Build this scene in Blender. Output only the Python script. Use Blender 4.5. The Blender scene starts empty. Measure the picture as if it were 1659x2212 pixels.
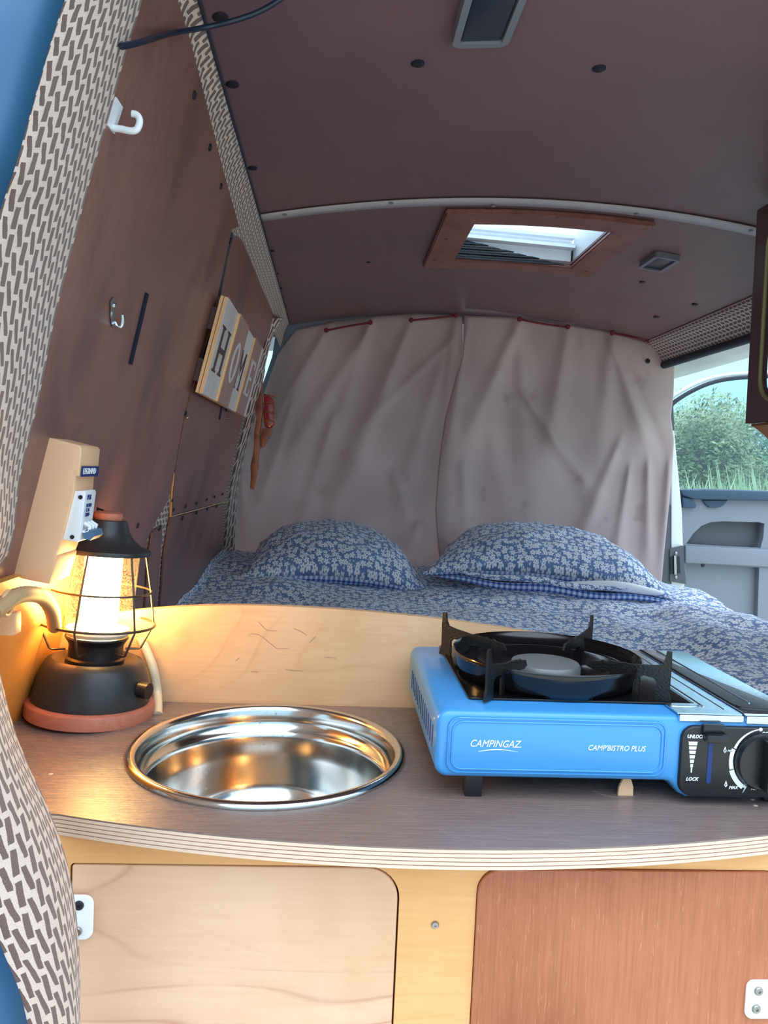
import bpy, bmesh, math, random
from math import pi, sin, cos, radians as R, sqrt, atan2, exp
from mathutils import Vector, Matrix, noise
random.seed(7)
D = bpy.data
SC = bpy.context.scene
COL = SC.collection

# ------------------------------------------------------------------ camera
# camera at the open tailgate, looking forward over the worktop (van floor z=0, worktop z=.6, +Y forward)
FPX, CX, CY = 1660.0, 829.5, 1106.0
_Y = Vector(((725 - CX) / FPX, -(1010 - CY) / FPX, -1)).normalized()
_Z = Vector((.045, 1, 0)); _Z.z = -(_Y.x * _Z.x + _Y.y * _Z.y) / _Y.z; _Z.normalize()
_X = _Y.cross(_Z)
CM = Matrix((_X, _Y, _Z))
CAM = Vector((0, 0, .907))
cd = D.cameras.new('camera'); cam = D.objects.new('camera', cd); COL.objects.link(cam)
cd.sensor_fit = 'VERTICAL'; cd.sensor_height = 36; cd.lens = FPX / 2212 * 36; cd.clip_start = .01; cd.clip_end = 300
m4 = CM.to_4x4(); m4.translation = CAM; cam.matrix_world = m4
SC.camera = cam

# ------------------------------------------------------------------ sky and exposure
SC.view_settings.view_transform = 'Standard'; SC.view_settings.look = 'None'
SC.view_settings.gamma = 1; SC.view_settings.use_curve_mapping = False
SC.view_settings.exposure = 1.10
SC.cycles.use_denoising = True
SC.cycles.max_bounces = 7; SC.cycles.diffuse_bounces = 5; SC.cycles.glossy_bounces = 4
SC.cycles.transparent_max_bounces = 8; SC.cycles.caustics_reflective = False; SC.cycles.caustics_refractive = False
SC.cycles.sample_clamp_indirect = 6
w = D.worlds.new('sky'); SC.world = w; w.use_nodes = True
nt = w.node_tree; N = nt.nodes; bg = N['Background']
tc = N.new('ShaderNodeTexCoord'); sp = N.new('ShaderNodeSeparateXYZ'); rp = N.new('ShaderNodeValToRGB')
nt.links.new(tc.outputs['Generated'], sp.inputs[0]); nt.links.new(sp.outputs['Z'], rp.inputs[0])
e = rp.color_ramp.elements
e[0].position = 0.0; e[0].color = (.25, .40, .48, 1)
e[1].position = 1.0; e[1].color = (1.45, 1.65, 1.9, 1)
e2 = e.new(.12); e2.color = (.23, .40, .52, 1)
e3 = e.new(.30); e3.color = (.34, .53, .66, 1)
e4 = e.new(.6); e4.color = (1.05, 1.22, 1.42, 1)
nz = N.new('ShaderNodeTexNoise'); nz.inputs['Scale'].default_value = 2.2; nz.inputs['Detail'].default_value = 5
mp = N.new('ShaderNodeMapping'); mp.inputs['Scale'].default_value = (1, 1, 4)
nt.links.new(tc.outputs['Generated'], mp.inputs[0]); nt.links.new(mp.outputs[0], nz.inputs['Vector'])
cr = N.new('ShaderNodeValToRGB'); cr.color_ramp.elements[0].position = .45; cr.color_ramp.elements[1].position = .75
nt.links.new(nz.outputs[0], cr.inputs[0])
mx = N.new('ShaderNodeMixRGB'); mx.blend_type = 'MIX'; mx.inputs[2].default_value = (.48, .60, .68, 1)
mth = N.new('ShaderNodeMath'); mth.operation = 'MULTIPLY'; mth.inputs[1].default_value = .45
nt.links.new(cr.outputs[0], mth.inputs[0]); nt.links.new(mth.outputs[0], mx.inputs[0])
nt.links.new(rp.outputs[0], mx.inputs[1]); nt.links.new(mx.outputs[0], bg.inputs[0])
bg.inputs[1].default_value = 1.35

# ------------------------------------------------------------------ ray helpers: photo pixel -> point on a real plane
def ray(px, py):
    return CM @ Vector(((px - CX) / FPX, -(py - CY) / FPX, -1))
def P(px, py, x=None, y=None, z=None):
    d = ray(px, py)
    if x is not None: t = (x - CAM.x) / d.x
    elif y is not None: t = (y - CAM.y) / d.y
    else: t = (z - CAM.z) / d.z
    return CAM + d * t
WA, WB = -.375, .23                                # left wall plane: X = WA + WB (z-.6)
def wallx(z): return WA + WB * (z - .6)
def Wp(px, py, off=0.0):
    d = ray(px, py)
    t = (WA + off + WB * (CAM.z - .6) - CAM.x) / (d.x - WB * d.z)
    return CAM + d * t
def ceil_z(x, y): return 1.475 - .07 * ((x - .455) / .635) ** 2 - .008 * max(0, y - 1.6)
def Cp(px, py, off=0.0):
    z = 1.42
    for _ in range(25):
        p = P(px, py, z=z - 0); z = ceil_z(p.x, p.y) + off
    return P(px, py, z=z)

# ------------------------------------------------------------------ material helpers
def newmat(name):
    m = D.materials.new(name); m.use_nodes = True
    return m, m.node_tree, m.node_tree.nodes['Principled BSDF']
def setp(b, **k):
    names = dict(col='Base Color', rough='Roughness', metal='Metallic', spec='Specular IOR Level', coat='Coat Weight', coatr='Coat Roughness',
                 trans='Transmission Weight', em='Emission Color', ems='Emission Strength', alpha='Alpha', sheen='Sheen Weight')
    for a, v in k.items():
        s = b.inputs[names[a]]
        s.default_value = (*v, 1) if isinstance(v, tuple) and len(v) == 3 else v
def lin(r, g, b):
    f = lambda c: (c / 255) / 12.92 if c <= 10 else (((c / 255) + .055) / 1.055) ** 2.4
    return (f(r), f(g), f(b))
def simple(name, col, rough=.5, metal=0, bump=0, bscale=200, **k):
    m, nt, b = newmat(name); setp(b, col=col, rough=rough, metal=metal, **k)
    n = nt.nodes.new('ShaderNodeTexNoise'); n.inputs['Scale'].default_value = bscale; n.inputs['Detail'].default_value = 4
    t = nt.nodes.new('ShaderNodeTexCoord'); nt.links.new(t.outputs['Object'], n.inputs['Vector'])
    r = nt.nodes.new('ShaderNodeMapRange'); r.inputs[3].default_value = max(0, rough - .07); r.inputs[4].default_value = min(1, rough + .09)
    nt.links.new(n.outputs[0], r.inputs[0]); nt.links.new(r.outputs[0], b.inputs['Roughness'])
    if bump:
        bp = nt.nodes.new('ShaderNodeBump'); bp.inputs['Strength'].default_value = bump; bp.inputs['Distance'].default_value = .002
        nt.links.new(n.outputs[0], bp.inputs['Height']); nt.links.new(bp.outputs[0], b.inputs['Normal'])
    return m
def ramp(nt, src, stops):
    r = nt.nodes.new('ShaderNodeValToRGB'); els = r.color_ramp.elements
    while len(els) < len(stops): els.new(.5)
    for el, (p, c) in zip(els, stops): el.position = p; el.color = (*c, 1)
    nt.links.new(src, r.inputs[0]); return r.outputs[0]
def noise_n(nt, vec, scale, detail=4, rough=.55, dist=0):
    n = nt.nodes.new('ShaderNodeTexNoise'); n.inputs['Scale'].default_value = scale; n.inputs['Detail'].default_value = detail
    n.inputs['Roughness'].default_value = rough; n.inputs['Distortion'].default_value = dist
    nt.links.new(vec, n.inputs['Vector']); return n.outputs[0]
def mapped(nt, scale, rot=(0, 0, 0), kind='Object'):
    t = nt.nodes.new('ShaderNodeTexCoord'); m = nt.nodes.new('ShaderNodeMapping')
    m.inputs['Scale'].default_value = scale; m.inputs['Rotation'].default_value = rot
    nt.links.new(t.outputs[kind], m.inputs[0]); return m.outputs[0]
def mixc(nt, fac, a, b, mode='MIX'):
    m = nt.nodes.new('ShaderNodeMixRGB'); m.blend_type = mode
    for i, v in enumerate((fac, a, b)):
        if isinstance(v, (int, float)): m.inputs[i].default_value = v
        elif isinstance(v, tuple): m.inputs[i].default_value = (*v, 1)
        else: nt.links.new(v, m.inputs[i])
    return m.outputs[0]
def math_n(nt, op, a, b=None, c=None):
    m = nt.nodes.new('ShaderNodeMath'); m.operation = op
    for i, v in enumerate((a, b, c)):
        if v is None: continue
        if isinstance(v, (int, float)): m.inputs[i].default_value = v
        else: nt.links.new(v, m.inputs[i])
    return m.outputs[0]
def wood(name, dark, light, grain=(60, 60, 3), rough=.4, contour=0, ccol=None, blotch=3, fine=.5, bump=.15, coat=0.0, blot=None, specks=None):
    """stained plywood: blotches, fine grain stretched along one axis, optional contour figure"""
    m, nt, b = newmat(name)
    v0 = mapped(nt, (1, 1, 1)); vg = mapped(nt, grain)
    n1 = noise_n(nt, v0, blotch, 5, .6); n2 = noise_n(nt, vg, 6, 6, .65)
    mixf = math_n(nt, 'ADD', math_n(nt, 'MULTIPLY', n1, 1 - fine), math_n(nt, 'MULTIPLY', n2, fine))
    c = ramp(nt, mixf, [(.35, dark), (.65, light)])
    if blot:
        c = mixc(nt, ramp(nt, noise_n(nt, mapped(nt, (1.3, 1.3, .6)), 5, 3), [(.52, (0, 0, 0)), (.68, (.6,) * 3)]), c, blot)
    if contour:
        vw = mapped(nt, tuple(1.0 if g == min(grain) else 2.6 for g in grain))
        nn = noise_n(nt, vw, 1.6, 2, .4, .25)
        s = math_n(nt, 'FRACT', math_n(nt, 'MULTIPLY', nn, 22.0))
        line = ramp(nt, s, [(0, (1, 1, 1)), (.10, (0, 0, 0)), (.5, (0, 0, 0)), (.93, (.25,) * 3), (1, (1, 1, 1))])
        msk = ramp(nt, noise_n(nt, v0, 4.0, 2), [(.45, (0, 0, 0)), (.6, (1, 1, 1))])
        f = math_n(nt, 'MULTIPLY', math_n(nt, 'MULTIPLY', line, msk), contour)
        c = mixc(nt, f, c, ccol or dark)
    if specks:
        sf = ramp(nt, noise_n(nt, vg, 22, 2, .5), [(.68, (0, 0, 0)), (.74, (1, 1, 1))])
        c = mixc(nt, math_n(nt, 'MULTIPLY', sf, .6), c, specks)
    nt.links.new(c, b.inputs['Base Color'])
    rr = nt.nodes.new('ShaderNodeMapRange'); rr.inputs[3].default_value = rough - .08; rr.inputs[4].default_value = rough + .12
    nt.links.new(n2, rr.inputs[0]); nt.links.new(rr.outputs[0], b.inputs['Roughness'])
    bp = nt.nodes.new('ShaderNodeBump'); bp.inputs['Strength'].default_value = bump; bp.inputs['Distance'].default_value = .001
    nt.links.new(n2, bp.inputs['Height']); nt.links.new(bp.outputs[0], b.inputs['Normal'])
    setp(b, coat=coat, coatr=.2)
    return m

M = {}
M['panel'] = wood('stained_wall_ply', lin(116, 78, 72), lin(160, 114, 104), (50, 50, 3), .3, blotch=2.5, fine=.45, blot=lin(92, 66, 68), specks=None)
M['ceil'] = wood('stained_ceiling_ply', lin(112, 86, 91), lin(126, 95, 96), (6, 2, 6), .42, blotch=3, fine=.3, bump=.05)
M['worktop'] = wood('brown_worktop_film', lin(112, 95, 91), lin(138, 119, 112), (3, 70, 70), .25, blotch=4, fine=.65, bump=.35)
M['birch'] = wood('birch_door_ply', lin(212, 166, 132), lin(226, 188, 156), (2.5, 40, 40), .5, contour=.8, ccol=lin(186, 130, 104), blotch=5, fine=.3, blot=lin(208, 154, 116))
M['ochre'] = wood('ochre_frame_ply', lin(216, 156, 96), lin(232, 180, 124), (2.5, 40, 40), .5, contour=.3, ccol=lin(205, 145, 85), blotch=6, fine=.35)
M['splash'] = wood('pale_splash_ply', lin(216, 166, 122), lin(230, 190, 148), (2.5, 40, 40), .45, contour=.35, ccol=lin(200, 145, 105), blotch=5, fine=.35)
M['sidey'] = wood('yellow_side_ply', lin(200, 132, 60), lin(220, 158, 84), (40, 3, 40), .4, contour=.3, ccol=lin(190, 125, 60), blotch=5, fine=.35)
M['reddoor'] = wood('mahogany_door_ply', lin(156, 86, 54), lin(186, 114, 80), (70, 70, 2.5), .42, blotch=4.5, fine=.5, blot=lin(136, 70, 42), specks=lin(225, 165, 130))
M['hatchwood'] = wood('hatch_frame_ply', lin(112, 64, 58), lin(160, 104, 94), (12, 40, 12), .45, blotch=9, fine=.5)
M['redwood'] = wood('terracotta_beech', lin(176, 98, 76), lin(200, 124, 98), (6, 40, 40), .45, blotch=10, fine=.6)
M['carved'] = wood('carved_orange_wood', lin(130, 62, 34), lin(196, 112, 72), (20, 20, 4), .35, blotch=30, fine=.4)
M['cabinet'] = wood('dark_locker_ply', lin(70, 48, 54), lin(92, 64, 66), (50, 50, 3), .35, blotch=3, fine=.45)
M['rail_tan'] = wood('tan_locker_edge', lin(160, 112, 76), lin(186, 138, 98), (30, 3, 30), .45)
M['ply_l'] = wood('ply_edge_pale', lin(212, 184, 162), lin(228, 204, 184), (4, 4, 60), .7)
M['ply_d'] = wood('ply_edge_brown', lin(140, 100, 86), lin(176, 138, 118), (4, 4, 60), .7)
M['pinestrip'] = wood('pine_edge', lin(232, 184, 134), lin(248, 214, 168), (30, 30, 2), .5)
M['whitewash'] = wood('whitewashed_plank', lin(206, 196, 192), lin(236, 228, 222), (20, 20, 1.5), .6, blotch=10)
M['brownwash'] = wood('brown_washed_plank', lin(164, 124, 112), lin(192, 152, 138), (20, 20, 1.5), .6, blotch=10)
M['letterdark'] = simple('plum_brown_paint', lin(92, 64, 66), .6)
M['letterwhite'] = simple('chalk_white_paint', lin(228, 222, 222), .6)
M['black'] = simple('matt_black_paint', lin(46, 46, 48), .38, bump=.05)
M['enamel'] = simple('black_enamel', lin(12, 12, 14), .14, bscale=15, spec=.5)
M['blackplastic'] = simple('black_plastic', lin(22, 24, 28), .35)
M['blackmetal'] = simple('sooty_black_steel', lin(20, 20, 20), .3, bump=.3, bscale=500)
M['darkhole'] = simple('dark_plug', lin(22, 24, 36), .5)
M['blue'] = simple('blue_stove_paint', lin(66, 146, 212), .3, bscale=12, coat=.15)
M['bluedark'] = simple('dark_blue_slot', lin(12, 44, 110), .5)
M['whiteprint'] = simple('white_print', lin(238, 244, 250), .5)
M['chrome'] = simple('polished_steel', lin(215, 218, 222), .16, 1.0)
M['steelsheet'] = simple('stove_steel_sheet', lin(205, 222, 234), .22, 1.0)
M['zinc'] = simple('zinc_screw', lin(160, 160, 158), .3, 1.0)
M['greymetal'] = simple('burner_grey', lin(120, 122, 124), .45, .3)
M['whiteplastic'] = simple('white_plastic', lin(236, 240, 246), .35)
M['beigebox'] = simple('beige_plastic', lin(236, 190, 150), .45)
M['greyplastic'] = simple('grey_plastic', lin(120, 126, 134), .5)
M['lens'] = simple('smoked_lens', lin(26, 38, 56), .22)
M['bluelever'] = simple('slate_blue_lever', lin(80, 112, 146), .4)
M['strip'] = simple('grey_joint_strip', lin(186, 184, 186), .45)
M['velcro'] = simple('black_velcro', lin(22, 32, 52), .95, bump=.9, bscale=900)
M['petrol'] = simple('petrol_blue_body_paint', lin(34, 84, 120), .55, bscale=20)
M['seal'] = simple('dark_seal_and_gap_shade', lin(34, 42, 58), .6)  # rubber seals, and the painted shade in the wall panel gap
M['white_body'] = simple('white_body_paint', lin(226, 232, 232), .35)
M['cab_trim'] = simple('grey_blue_cab_trim', lin(120, 132, 146), .6)
M['doorcard'] = simple('grey_door_card', lin(126, 134, 146), .6, bump=.1, bscale=700)
M['doordark'] = simple('dark_door_top', lin(48, 74, 98), .55, bump=.1, bscale=700)
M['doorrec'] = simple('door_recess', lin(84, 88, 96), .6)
M['redcord'] = simple('red_elastic', lin(120, 30, 40), .6)
M['redgloss'] = simple('red_glossy_bead', lin(170, 40, 44), .15)
M['conduit'] = simple('cream_corrugated_pipe', lin(188, 154, 112), .5)
M['hose'] = simple('milky_hose', lin(222, 206, 176), .3)
M['wire'] = simple('bronze_wire', lin(96, 84, 74), .35, .7)
M['cable'] = simple('dark_blue_cable', lin(16, 34, 54), .35)
M['brass'] = simple('brass_jet', lin(196, 150, 70), .3, 1.0)
M['bark'] = simple('bark', lin(96, 84, 66), .9)
M['olive_trim'] = simple('olive_edge_trim', lin(132, 122, 80), .5)

def leafmat(name, c1, c2):
    m, nt, b = newmat(name)
    c = ramp(nt, noise_n(nt, mapped(nt, (1, 1, 1)), 2.2, 6), [(.35, c1), (.68, c2)])
    nt.links.new(c, b.inputs['Base Color']); setp(b, rough=.6); return m
M['leaf1'] = leafmat('olive_leaves', lin(66, 92, 62), lin(170, 182, 130))
M['leaf2'] = leafmat('green_leaves', lin(48, 92, 72), lin(122, 166, 122))
M['grass'] = leafmat('dry_grass', lin(140, 166, 120), lin(196, 206, 170))
M['ground'] = leafmat('field_ground', lin(176, 172, 156), lin(206, 200, 184))

def mk_tweed():
    """cream cloth with a print of alternately leaning brown dashes, in metres of UV"""
    m, nt, b = newmat('brown_dash_tweed')
    uv = nt.nodes.new('ShaderNodeTexCoord').outputs['UV']
    wob = nt.nodes.new('ShaderNodeTexNoise'); wob.inputs['Scale'].default_value = 110; wob.inputs['Detail'].default_value = 2
    nt.links.new(uv, wob.inputs['Vector'])
    s = nt.nodes.new('ShaderNodeSeparateXYZ'); nt.links.new(uv, s.inputs[0])
    wb = math_n(nt, 'MULTIPLY', math_n(nt, 'SUBTRACT', wob.outputs[0], .5), .0026)
    u = math_n(nt, 'DIVIDE', math_n(nt, 'ADD', s.outputs[0], wb), .0125)
    col = math_n(nt, 'FLOOR', u)
    par = math_n(nt, 'FLOORED_MODULO', col, 2.0)
    v = math_n(nt, 'ADD', math_n(nt, 'DIVIDE', math_n(nt, 'ADD', s.outputs[1], wb), .0225), math_n(nt, 'MULTIPLY', col, .5))
    lu = math_n(nt, 'SUBTRACT', math_n(nt, 'FRACT', u), .5)
    lv = math_n(nt, 'SUBTRACT', math_n(nt, 'FRACT', v), .5)
    sh = math_n(nt, 'SUBTRACT', math_n(nt, 'MULTIPLY', par, .75), .05)
    x = math_n(nt, 'ABSOLUTE', math_n(nt, 'ADD', lu, math_n(nt, 'MULTIPLY', lv, sh)))
    y = math_n(nt, 'ABSOLUTE', math_n(nt, 'ADD', lv, math_n(nt, 'MULTIPLY', lu, -.12)))
    a = math_n(nt, 'MULTIPLY', math_n(nt, 'LESS_THAN', x, .325), math_n(nt, 'LESS_THAN', y, .40))
    fz = noise_n(nt, uv, 900, 2)
    dk = ramp(nt, fz, [(.3, lin(88, 70, 66)), (.7, lin(122, 98, 88))])
    lt = ramp(nt, fz, [(.3, lin(204, 184, 172)), (.7, lin(234, 214, 202))])
    nt.links.new(mixc(nt, a, lt, dk), b.inputs['Base Color'])
    bp = nt.nodes.new('ShaderNodeBump'); bp.inputs['Strength'].default_value = .5; bp.inputs['Distance'].default_value = .001
    nt.links.new(fz, bp.inputs['Height']); nt.links.new(bp.outputs[0], b.inputs['Normal'])
    setp(b, rough=.95, sheen=.2)
    return m
M['tweed'] = mk_tweed()
def mk_floral():
    """blue cotton printed with small five-petalled white flowers"""
    m, nt, b = newmat('blue_floral_cotton')
    uv = nt.nodes.new('ShaderNodeTexCoord').outputs['UV']
    def flowers(scale, off, size):
        mp = nt.nodes.new('ShaderNodeMapping'); mp.inputs['Scale'].default_value = (scale, scale, 1); mp.inputs['Location'].default_value = (off, off * 1.7, 0)
        nt.links.new(uv, mp.inputs[0])
        vo = nt.nodes.new('ShaderNodeTexVoronoi'); vo.voronoi_dimensions = '2D'; vo.inputs['Scale'].default_value = 1; vo.inputs['Randomness'].default_value = .75
        nt.links.new(mp.outputs[0], vo.inputs['Vector'])
        sub = nt.nodes.new('ShaderNodeVectorMath'); sub.operation = 'SUBTRACT'
        nt.links.new(mp.outputs[0], sub.inputs[0]); nt.links.new(vo.outputs['Position'], sub.inputs[1])
        sx = nt.nodes.new('ShaderNodeSeparateXYZ'); nt.links.new(sub.outputs[0], sx.inputs[0])
        sc = nt.nodes.new('ShaderNodeSeparateXYZ'); nt.links.new(vo.outputs['Color'], sc.inputs[0])
        th = math_n(nt, 'ADD', math_n(nt, 'ARCTAN2', sx.outputs[1], sx.outputs[0]), math_n(nt, 'MULTIPLY', sc.outputs[0], 6.28))
        pet = math_n(nt, 'ABSOLUTE', math_n(nt, 'COSINE', math_n(nt, 'MULTIPLY', th, 2.5)))
        rr = math_n(nt, 'MULTIPLY', math_n(nt, 'ADD', math_n(nt, 'MULTIPLY', pet, .55), .45), math_n(nt, 'ADD', math_n(nt, 'MULTIPLY', sc.outputs[1], .14), size))
        inn = math_n(nt, 'LESS_THAN', vo.outputs['Distance'], rr)
        cen = math_n(nt, 'GREATER_THAN', vo.outputs['Distance'], .085)
        return math_n(nt, 'MULTIPLY', inn, cen)
    f = math_n(nt, 'MAXIMUM', flowers(50, 0, .40), flowers(84, 3.3, .17))
    bl = ramp(nt, noise_n(nt, uv, 9, 3), [(.3, lin(92, 120, 168)), (.7, lin(114, 142, 188))])
    nt.links.new(mixc(nt, f, bl, lin(236, 240, 246)), b.inputs['Base Color'])
    setp(b, rough=.9, sheen=.15)
    return m
M['floral'] = mk_floral()
def mk_gingham():
    m, nt, b = newmat('blue_gingham')
    s = nt.nodes.new('ShaderNodeSeparateXYZ'); nt.links.new(nt.nodes.new('ShaderNodeTexCoord').outputs['UV'], s.inputs[0])
    q = [math_n(nt, 'GREATER_THAN', math_n(nt, 'FRACT', math_n(nt, 'DIVIDE', s.outputs[i], .016)), .5) for i in (0, 1)]
    c = ramp(nt, math_n(nt, 'MULTIPLY', math_n(nt, 'ADD', q[0], q[1]), .5), [(0, lin(206, 216, 234)), (.5, lin(120, 148, 200)), (1, lin(50, 84, 160))])
    nt.links.new(c, b.inputs['Base Color']); setp(b, rough=.9); return m
M['gingham'] = mk_gingham()
def mk_curtain():
    m, nt, b = newmat('taupe_curtain_cloth')
    uvw = mapped(nt, (1, 1, 1), kind='UV')
    weave = noise_n(nt, mapped(nt, (600, 90, 1), kind='UV'), 1, 2)
    c = ramp(nt, noise_n(nt, uvw, 3, 3), [(.3, lin(204, 186, 184)), (.7, lin(222, 205, 202))])
    st = ramp(nt, noise_n(nt, mapped(nt, (3.2, 2.4, 1), kind='UV'), 3.4, 3), [(.62, (0, 0, 0)), (.8, (.35,) * 3)])
    c = mixc(nt, st, c, lin(134, 84, 84))
    nt.links.new(c, b.inputs['Base Color']); setp(b, rough=.8)
    bp = nt.nodes.new('ShaderNodeBump'); bp.inputs['Strength'].default_value = .12; bp.inputs['Distance'].default_value = .001
    nt.links.new(weave, bp.inputs['Height']); nt.links.new(bp.outputs[0], b.inputs['Normal'])
    tr = nt.nodes.new('ShaderNodeBsdfTranslucent'); nt.links.new(c, tr.inputs[0])
    ms = nt.nodes.new('ShaderNodeMixShader'); ms.inputs[0].default_value = .5
    nt.links.new(b.outputs[0], ms.inputs[1]); nt.links.new(tr.outputs[0], ms.inputs[2])
    nt.links.new(ms.outputs[0], nt.nodes['Material Output'].inputs[0]); return m
M['curtain'] = mk_curtain()
def mk_glass(name, tint=(1, 1, 1), mixf=.12, rough=.03, speck=False):
    m, nt, b = newmat(name)
    t = nt.nodes.new('ShaderNodeBsdfTransparent'); t.inputs[0].default_value = (*tint, 1)
    g = nt.nodes.new('ShaderNodeBsdfGlossy'); g.inputs['Roughness'].default_value = rough
    ms = nt.nodes.new('ShaderNodeMixShader'); ms.inputs[0].default_value = mixf
    nt.links.new(t.outputs[0], ms.inputs[1]); nt.links.new(g.outputs[0], ms.inputs[2]); out = ms.outputs[0]
    if speck:
        d = nt.nodes.new('ShaderNodeBsdfTranslucent'); d.inputs[0].default_value = (.9, .8, .68, 1)
        m2 = nt.nodes.new('ShaderNodeMixShader')
        f = ramp(nt, noise_n(nt, mapped(nt, (1, 1, 1)), 700, 2), [(.42, (.0,) * 3), (.58, (.05,) * 3)])
        nt.links.new(f, m2.inputs[0]); nt.links.new(out, m2.inputs[1]); nt.links.new(d.outputs[0], m2.inputs[2]); out = m2.outputs[0]
    nt.links.new(out, nt.nodes['Material Output'].inputs[0]); return m
M['glass'] = mk_glass('window_glass', (.86, .96, .98), .06)
M['chimney'] = mk_glass('speckled_clear_chimney', (.97, .95, .92), .08, .1, True)
def mk_sink():
    m, nt, b = newmat('spotted_stainless')
    sp = ramp(nt, noise_n(nt, mapped(nt, (1, 1, 1)), 260, 4, .7), [(.56, (0, 0, 0)), (.66, (1, 1, 1))])
    pa = ramp(nt, noise_n(nt, mapped(nt, (1, 1, 1)), 14, 3), [(.45, (0, 0, 0)), (.62, (1, 1, 1))])
    f = math_n(nt, 'MULTIPLY', math_n(nt, 'MULTIPLY', sp, pa), .55)
    nt.links.new(mixc(nt, f, lin(214, 212, 208), lin(120, 104, 84)), b.inputs['Base Color'])
    rr = nt.nodes.new('ShaderNodeMapRange'); rr.inputs[3].default_value = .14; rr.inputs[4].default_value = .45
    nt.links.new(f, rr.inputs[0]); nt.links.new(rr.outputs[0], b.inputs['Roughness']); setp(b, metal=1.0); return m
M['sink'] = mk_sink()
m, nt, b = newmat('glowing_tube'); setp(b, col=(1, .95, .85), em=(1, .60, .19), ems=36.0); M['bulb'] = m
m, nt, b = newmat('roof_vent_acrylic'); setp(b, col=(.92, .97, .98), rough=.35)
tr = nt.nodes.new('ShaderNodeBsdfTranslucent'); tr.inputs[0].default_value = (.9, .98, 1, 1); ms = nt.nodes.new('ShaderNodeMixShader'); ms.inputs[0].default_value = .75; AC = 1
nt.links.new(b.outputs[0], ms.inputs[1]); nt.links.new(tr.outputs[0], ms.inputs[2]); nt.links.new(ms.outputs[0], nt.nodes['Material Output'].inputs[0]); M['acrylic'] = m

# ------------------------------------------------------------------ mesh helpers
def link(name, bm, mat, parent=None, smooth=False, angle=None):
    bmesh.ops.recalc_face_normals(bm, faces=bm.faces)
    me = D.meshes.new(name); bm.to_mesh(me); bm.free()
    if smooth: me.polygons.foreach_set('use_smooth', [True] * len(me.polygons))
    if smooth and angle is not None: me.set_sharp_from_angle(angle=R(angle))
    o = D.objects.new(name, me); COL.objects.link(o)
    if mat is not None: me.materials.append(M[mat] if isinstance(mat, str) else mat)
    o.parent = parent
    return o
def empty(name, loc=(0, 0, 0), rot=None):
    o = D.objects.new(name, None); COL.objects.link(o); o.location = loc; o.empty_display_size = .02
    if rot is not None: o.rotation_euler = rot
    return o
def thing(o, label, cat, group=None):
    o['label'] = label; o['category'] = cat
    if group: o['group'] = group
    return o
def struct(o): o['kind'] = 'structure'; return o
def box_bm(x0, x1, y0, y1, z0, z1, bev=0, seg=2, bm=None):
    b2 = bmesh.new(); bmesh.ops.create_cube(b2, size=1)
    for v in b2.verts: v.co = Vector(((x0 + x1) / 2 + v.co.x * (x1 - x0), (y0 + y1) / 2 + v.co.y * (y1 - y0), (z0 + z1) / 2 + v.co.z * (z1 - z0)))
    if bev: bmesh.ops.bevel(b2, geom=b2.edges[:], offset=bev, segments=seg, affect='EDGES', profile=.5)
    if bm is None: return b2
    me = D.meshes.new('t'); b2.to_mesh(me); b2.free(); bm.from_mesh(me); D.meshes.remove(me); return bm
def box(name, x0, x1, y0, y1, z0, z1, mat, parent=None, bev=0, seg=2):
    return link(name, box_bm(x0, x1, y0, y1, z0, z1, bev, seg), mat, parent, smooth=bev > 0, angle=40)
def rrect(x0, x1, y0, y1, r, n=6):
    if not isinstance(r, (tuple, list)): r = (r,) * 4        # bl, br, tr, tl
    pts = []
    for (cx, cy, rr, a0) in ((x0 + r[0], y0 + r[0], r[0], pi), (x1 - r[1], y0 + r[1], r[1], 1.5 * pi), (x1 - r[2], y1 - r[2], r[2], 0), (x0 + r[3], y1 - r[3], r[3], .5 * pi)):
        if rr <= 1e-6: pts.append((cx, cy)); continue
        for i in range(n + 1):
            a = a0 + .5 * pi * i / n; pts.append((cx + rr * cos(a), cy + rr * sin(a)))
    return pts
def circ(cx, cy, r, n=32): return [(cx + r * cos(2 * pi * i / n), cy + r * sin(2 * pi * i / n)) for i in range(n)]
def prism_bm(outer, holes, h0, h1, frame, bm=None, bev=0):
    """outline (a,b) with holes, extruded along the frame's third axis"""
    O, A, B, Nn = frame
    own = bm is None
    b = bmesh.new()
    loops = [outer] + list(holes)
    ends = []
    for h in (h0, h1):
        es = []; vl = []
        for lp in loops:
            vs = [b.verts.new(O + A * p[0] + B * p[1] + Nn * h) for p in lp]
            es += [b.edges.new((vs[i], vs[(i + 1) % len(vs)])) for i in range(len(vs))]
            vl.append(vs)
        if holes: bmesh.ops.triangle_fill(b, edges=es, use_beauty=True, normal=Nn)
        else: b.faces.new(vl[0])
        ends.append(vl)
    for k in range(len(loops)):
        a, c = ends[0][k], ends[1][k]; n = len(a)
        for i in range(n): b.faces.new((a[i], a[(i + 1) % n], c[(i + 1) % n], c[i]))
    if bev and not holes:
        bmesh.ops.recalc_face_normals(b, faces=b.faces)
        es = [e for e in b.edges if len(e.link_faces) == 2 and abs(e.link_faces[0].normal.dot(e.link_faces[1].normal)) < .5 and (len(e.link_faces[0].verts) > 4 or len(e.link_faces[1].verts) > 4)]
        bmesh.ops.bevel(b, geom=es, offset=bev, segments=3, affect='EDGES', profile=.5)
    if own: return b
    me = D.meshes.new('t'); b.to_mesh(me); b.free(); bm.from_mesh(me); D.meshes.remove(me); return bm
V = Vector
FXZ = lambda y: (V((0, y, 0)), V((1, 0, 0)), V((0, 0, 1)), V((0, 1, 0)))     # outline in x,z ; extrude along y
FXY = lambda z: (V((0, 0, z)), V((1, 0, 0)), V((0, 1, 0)), V((0, 0, 1)))
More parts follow.
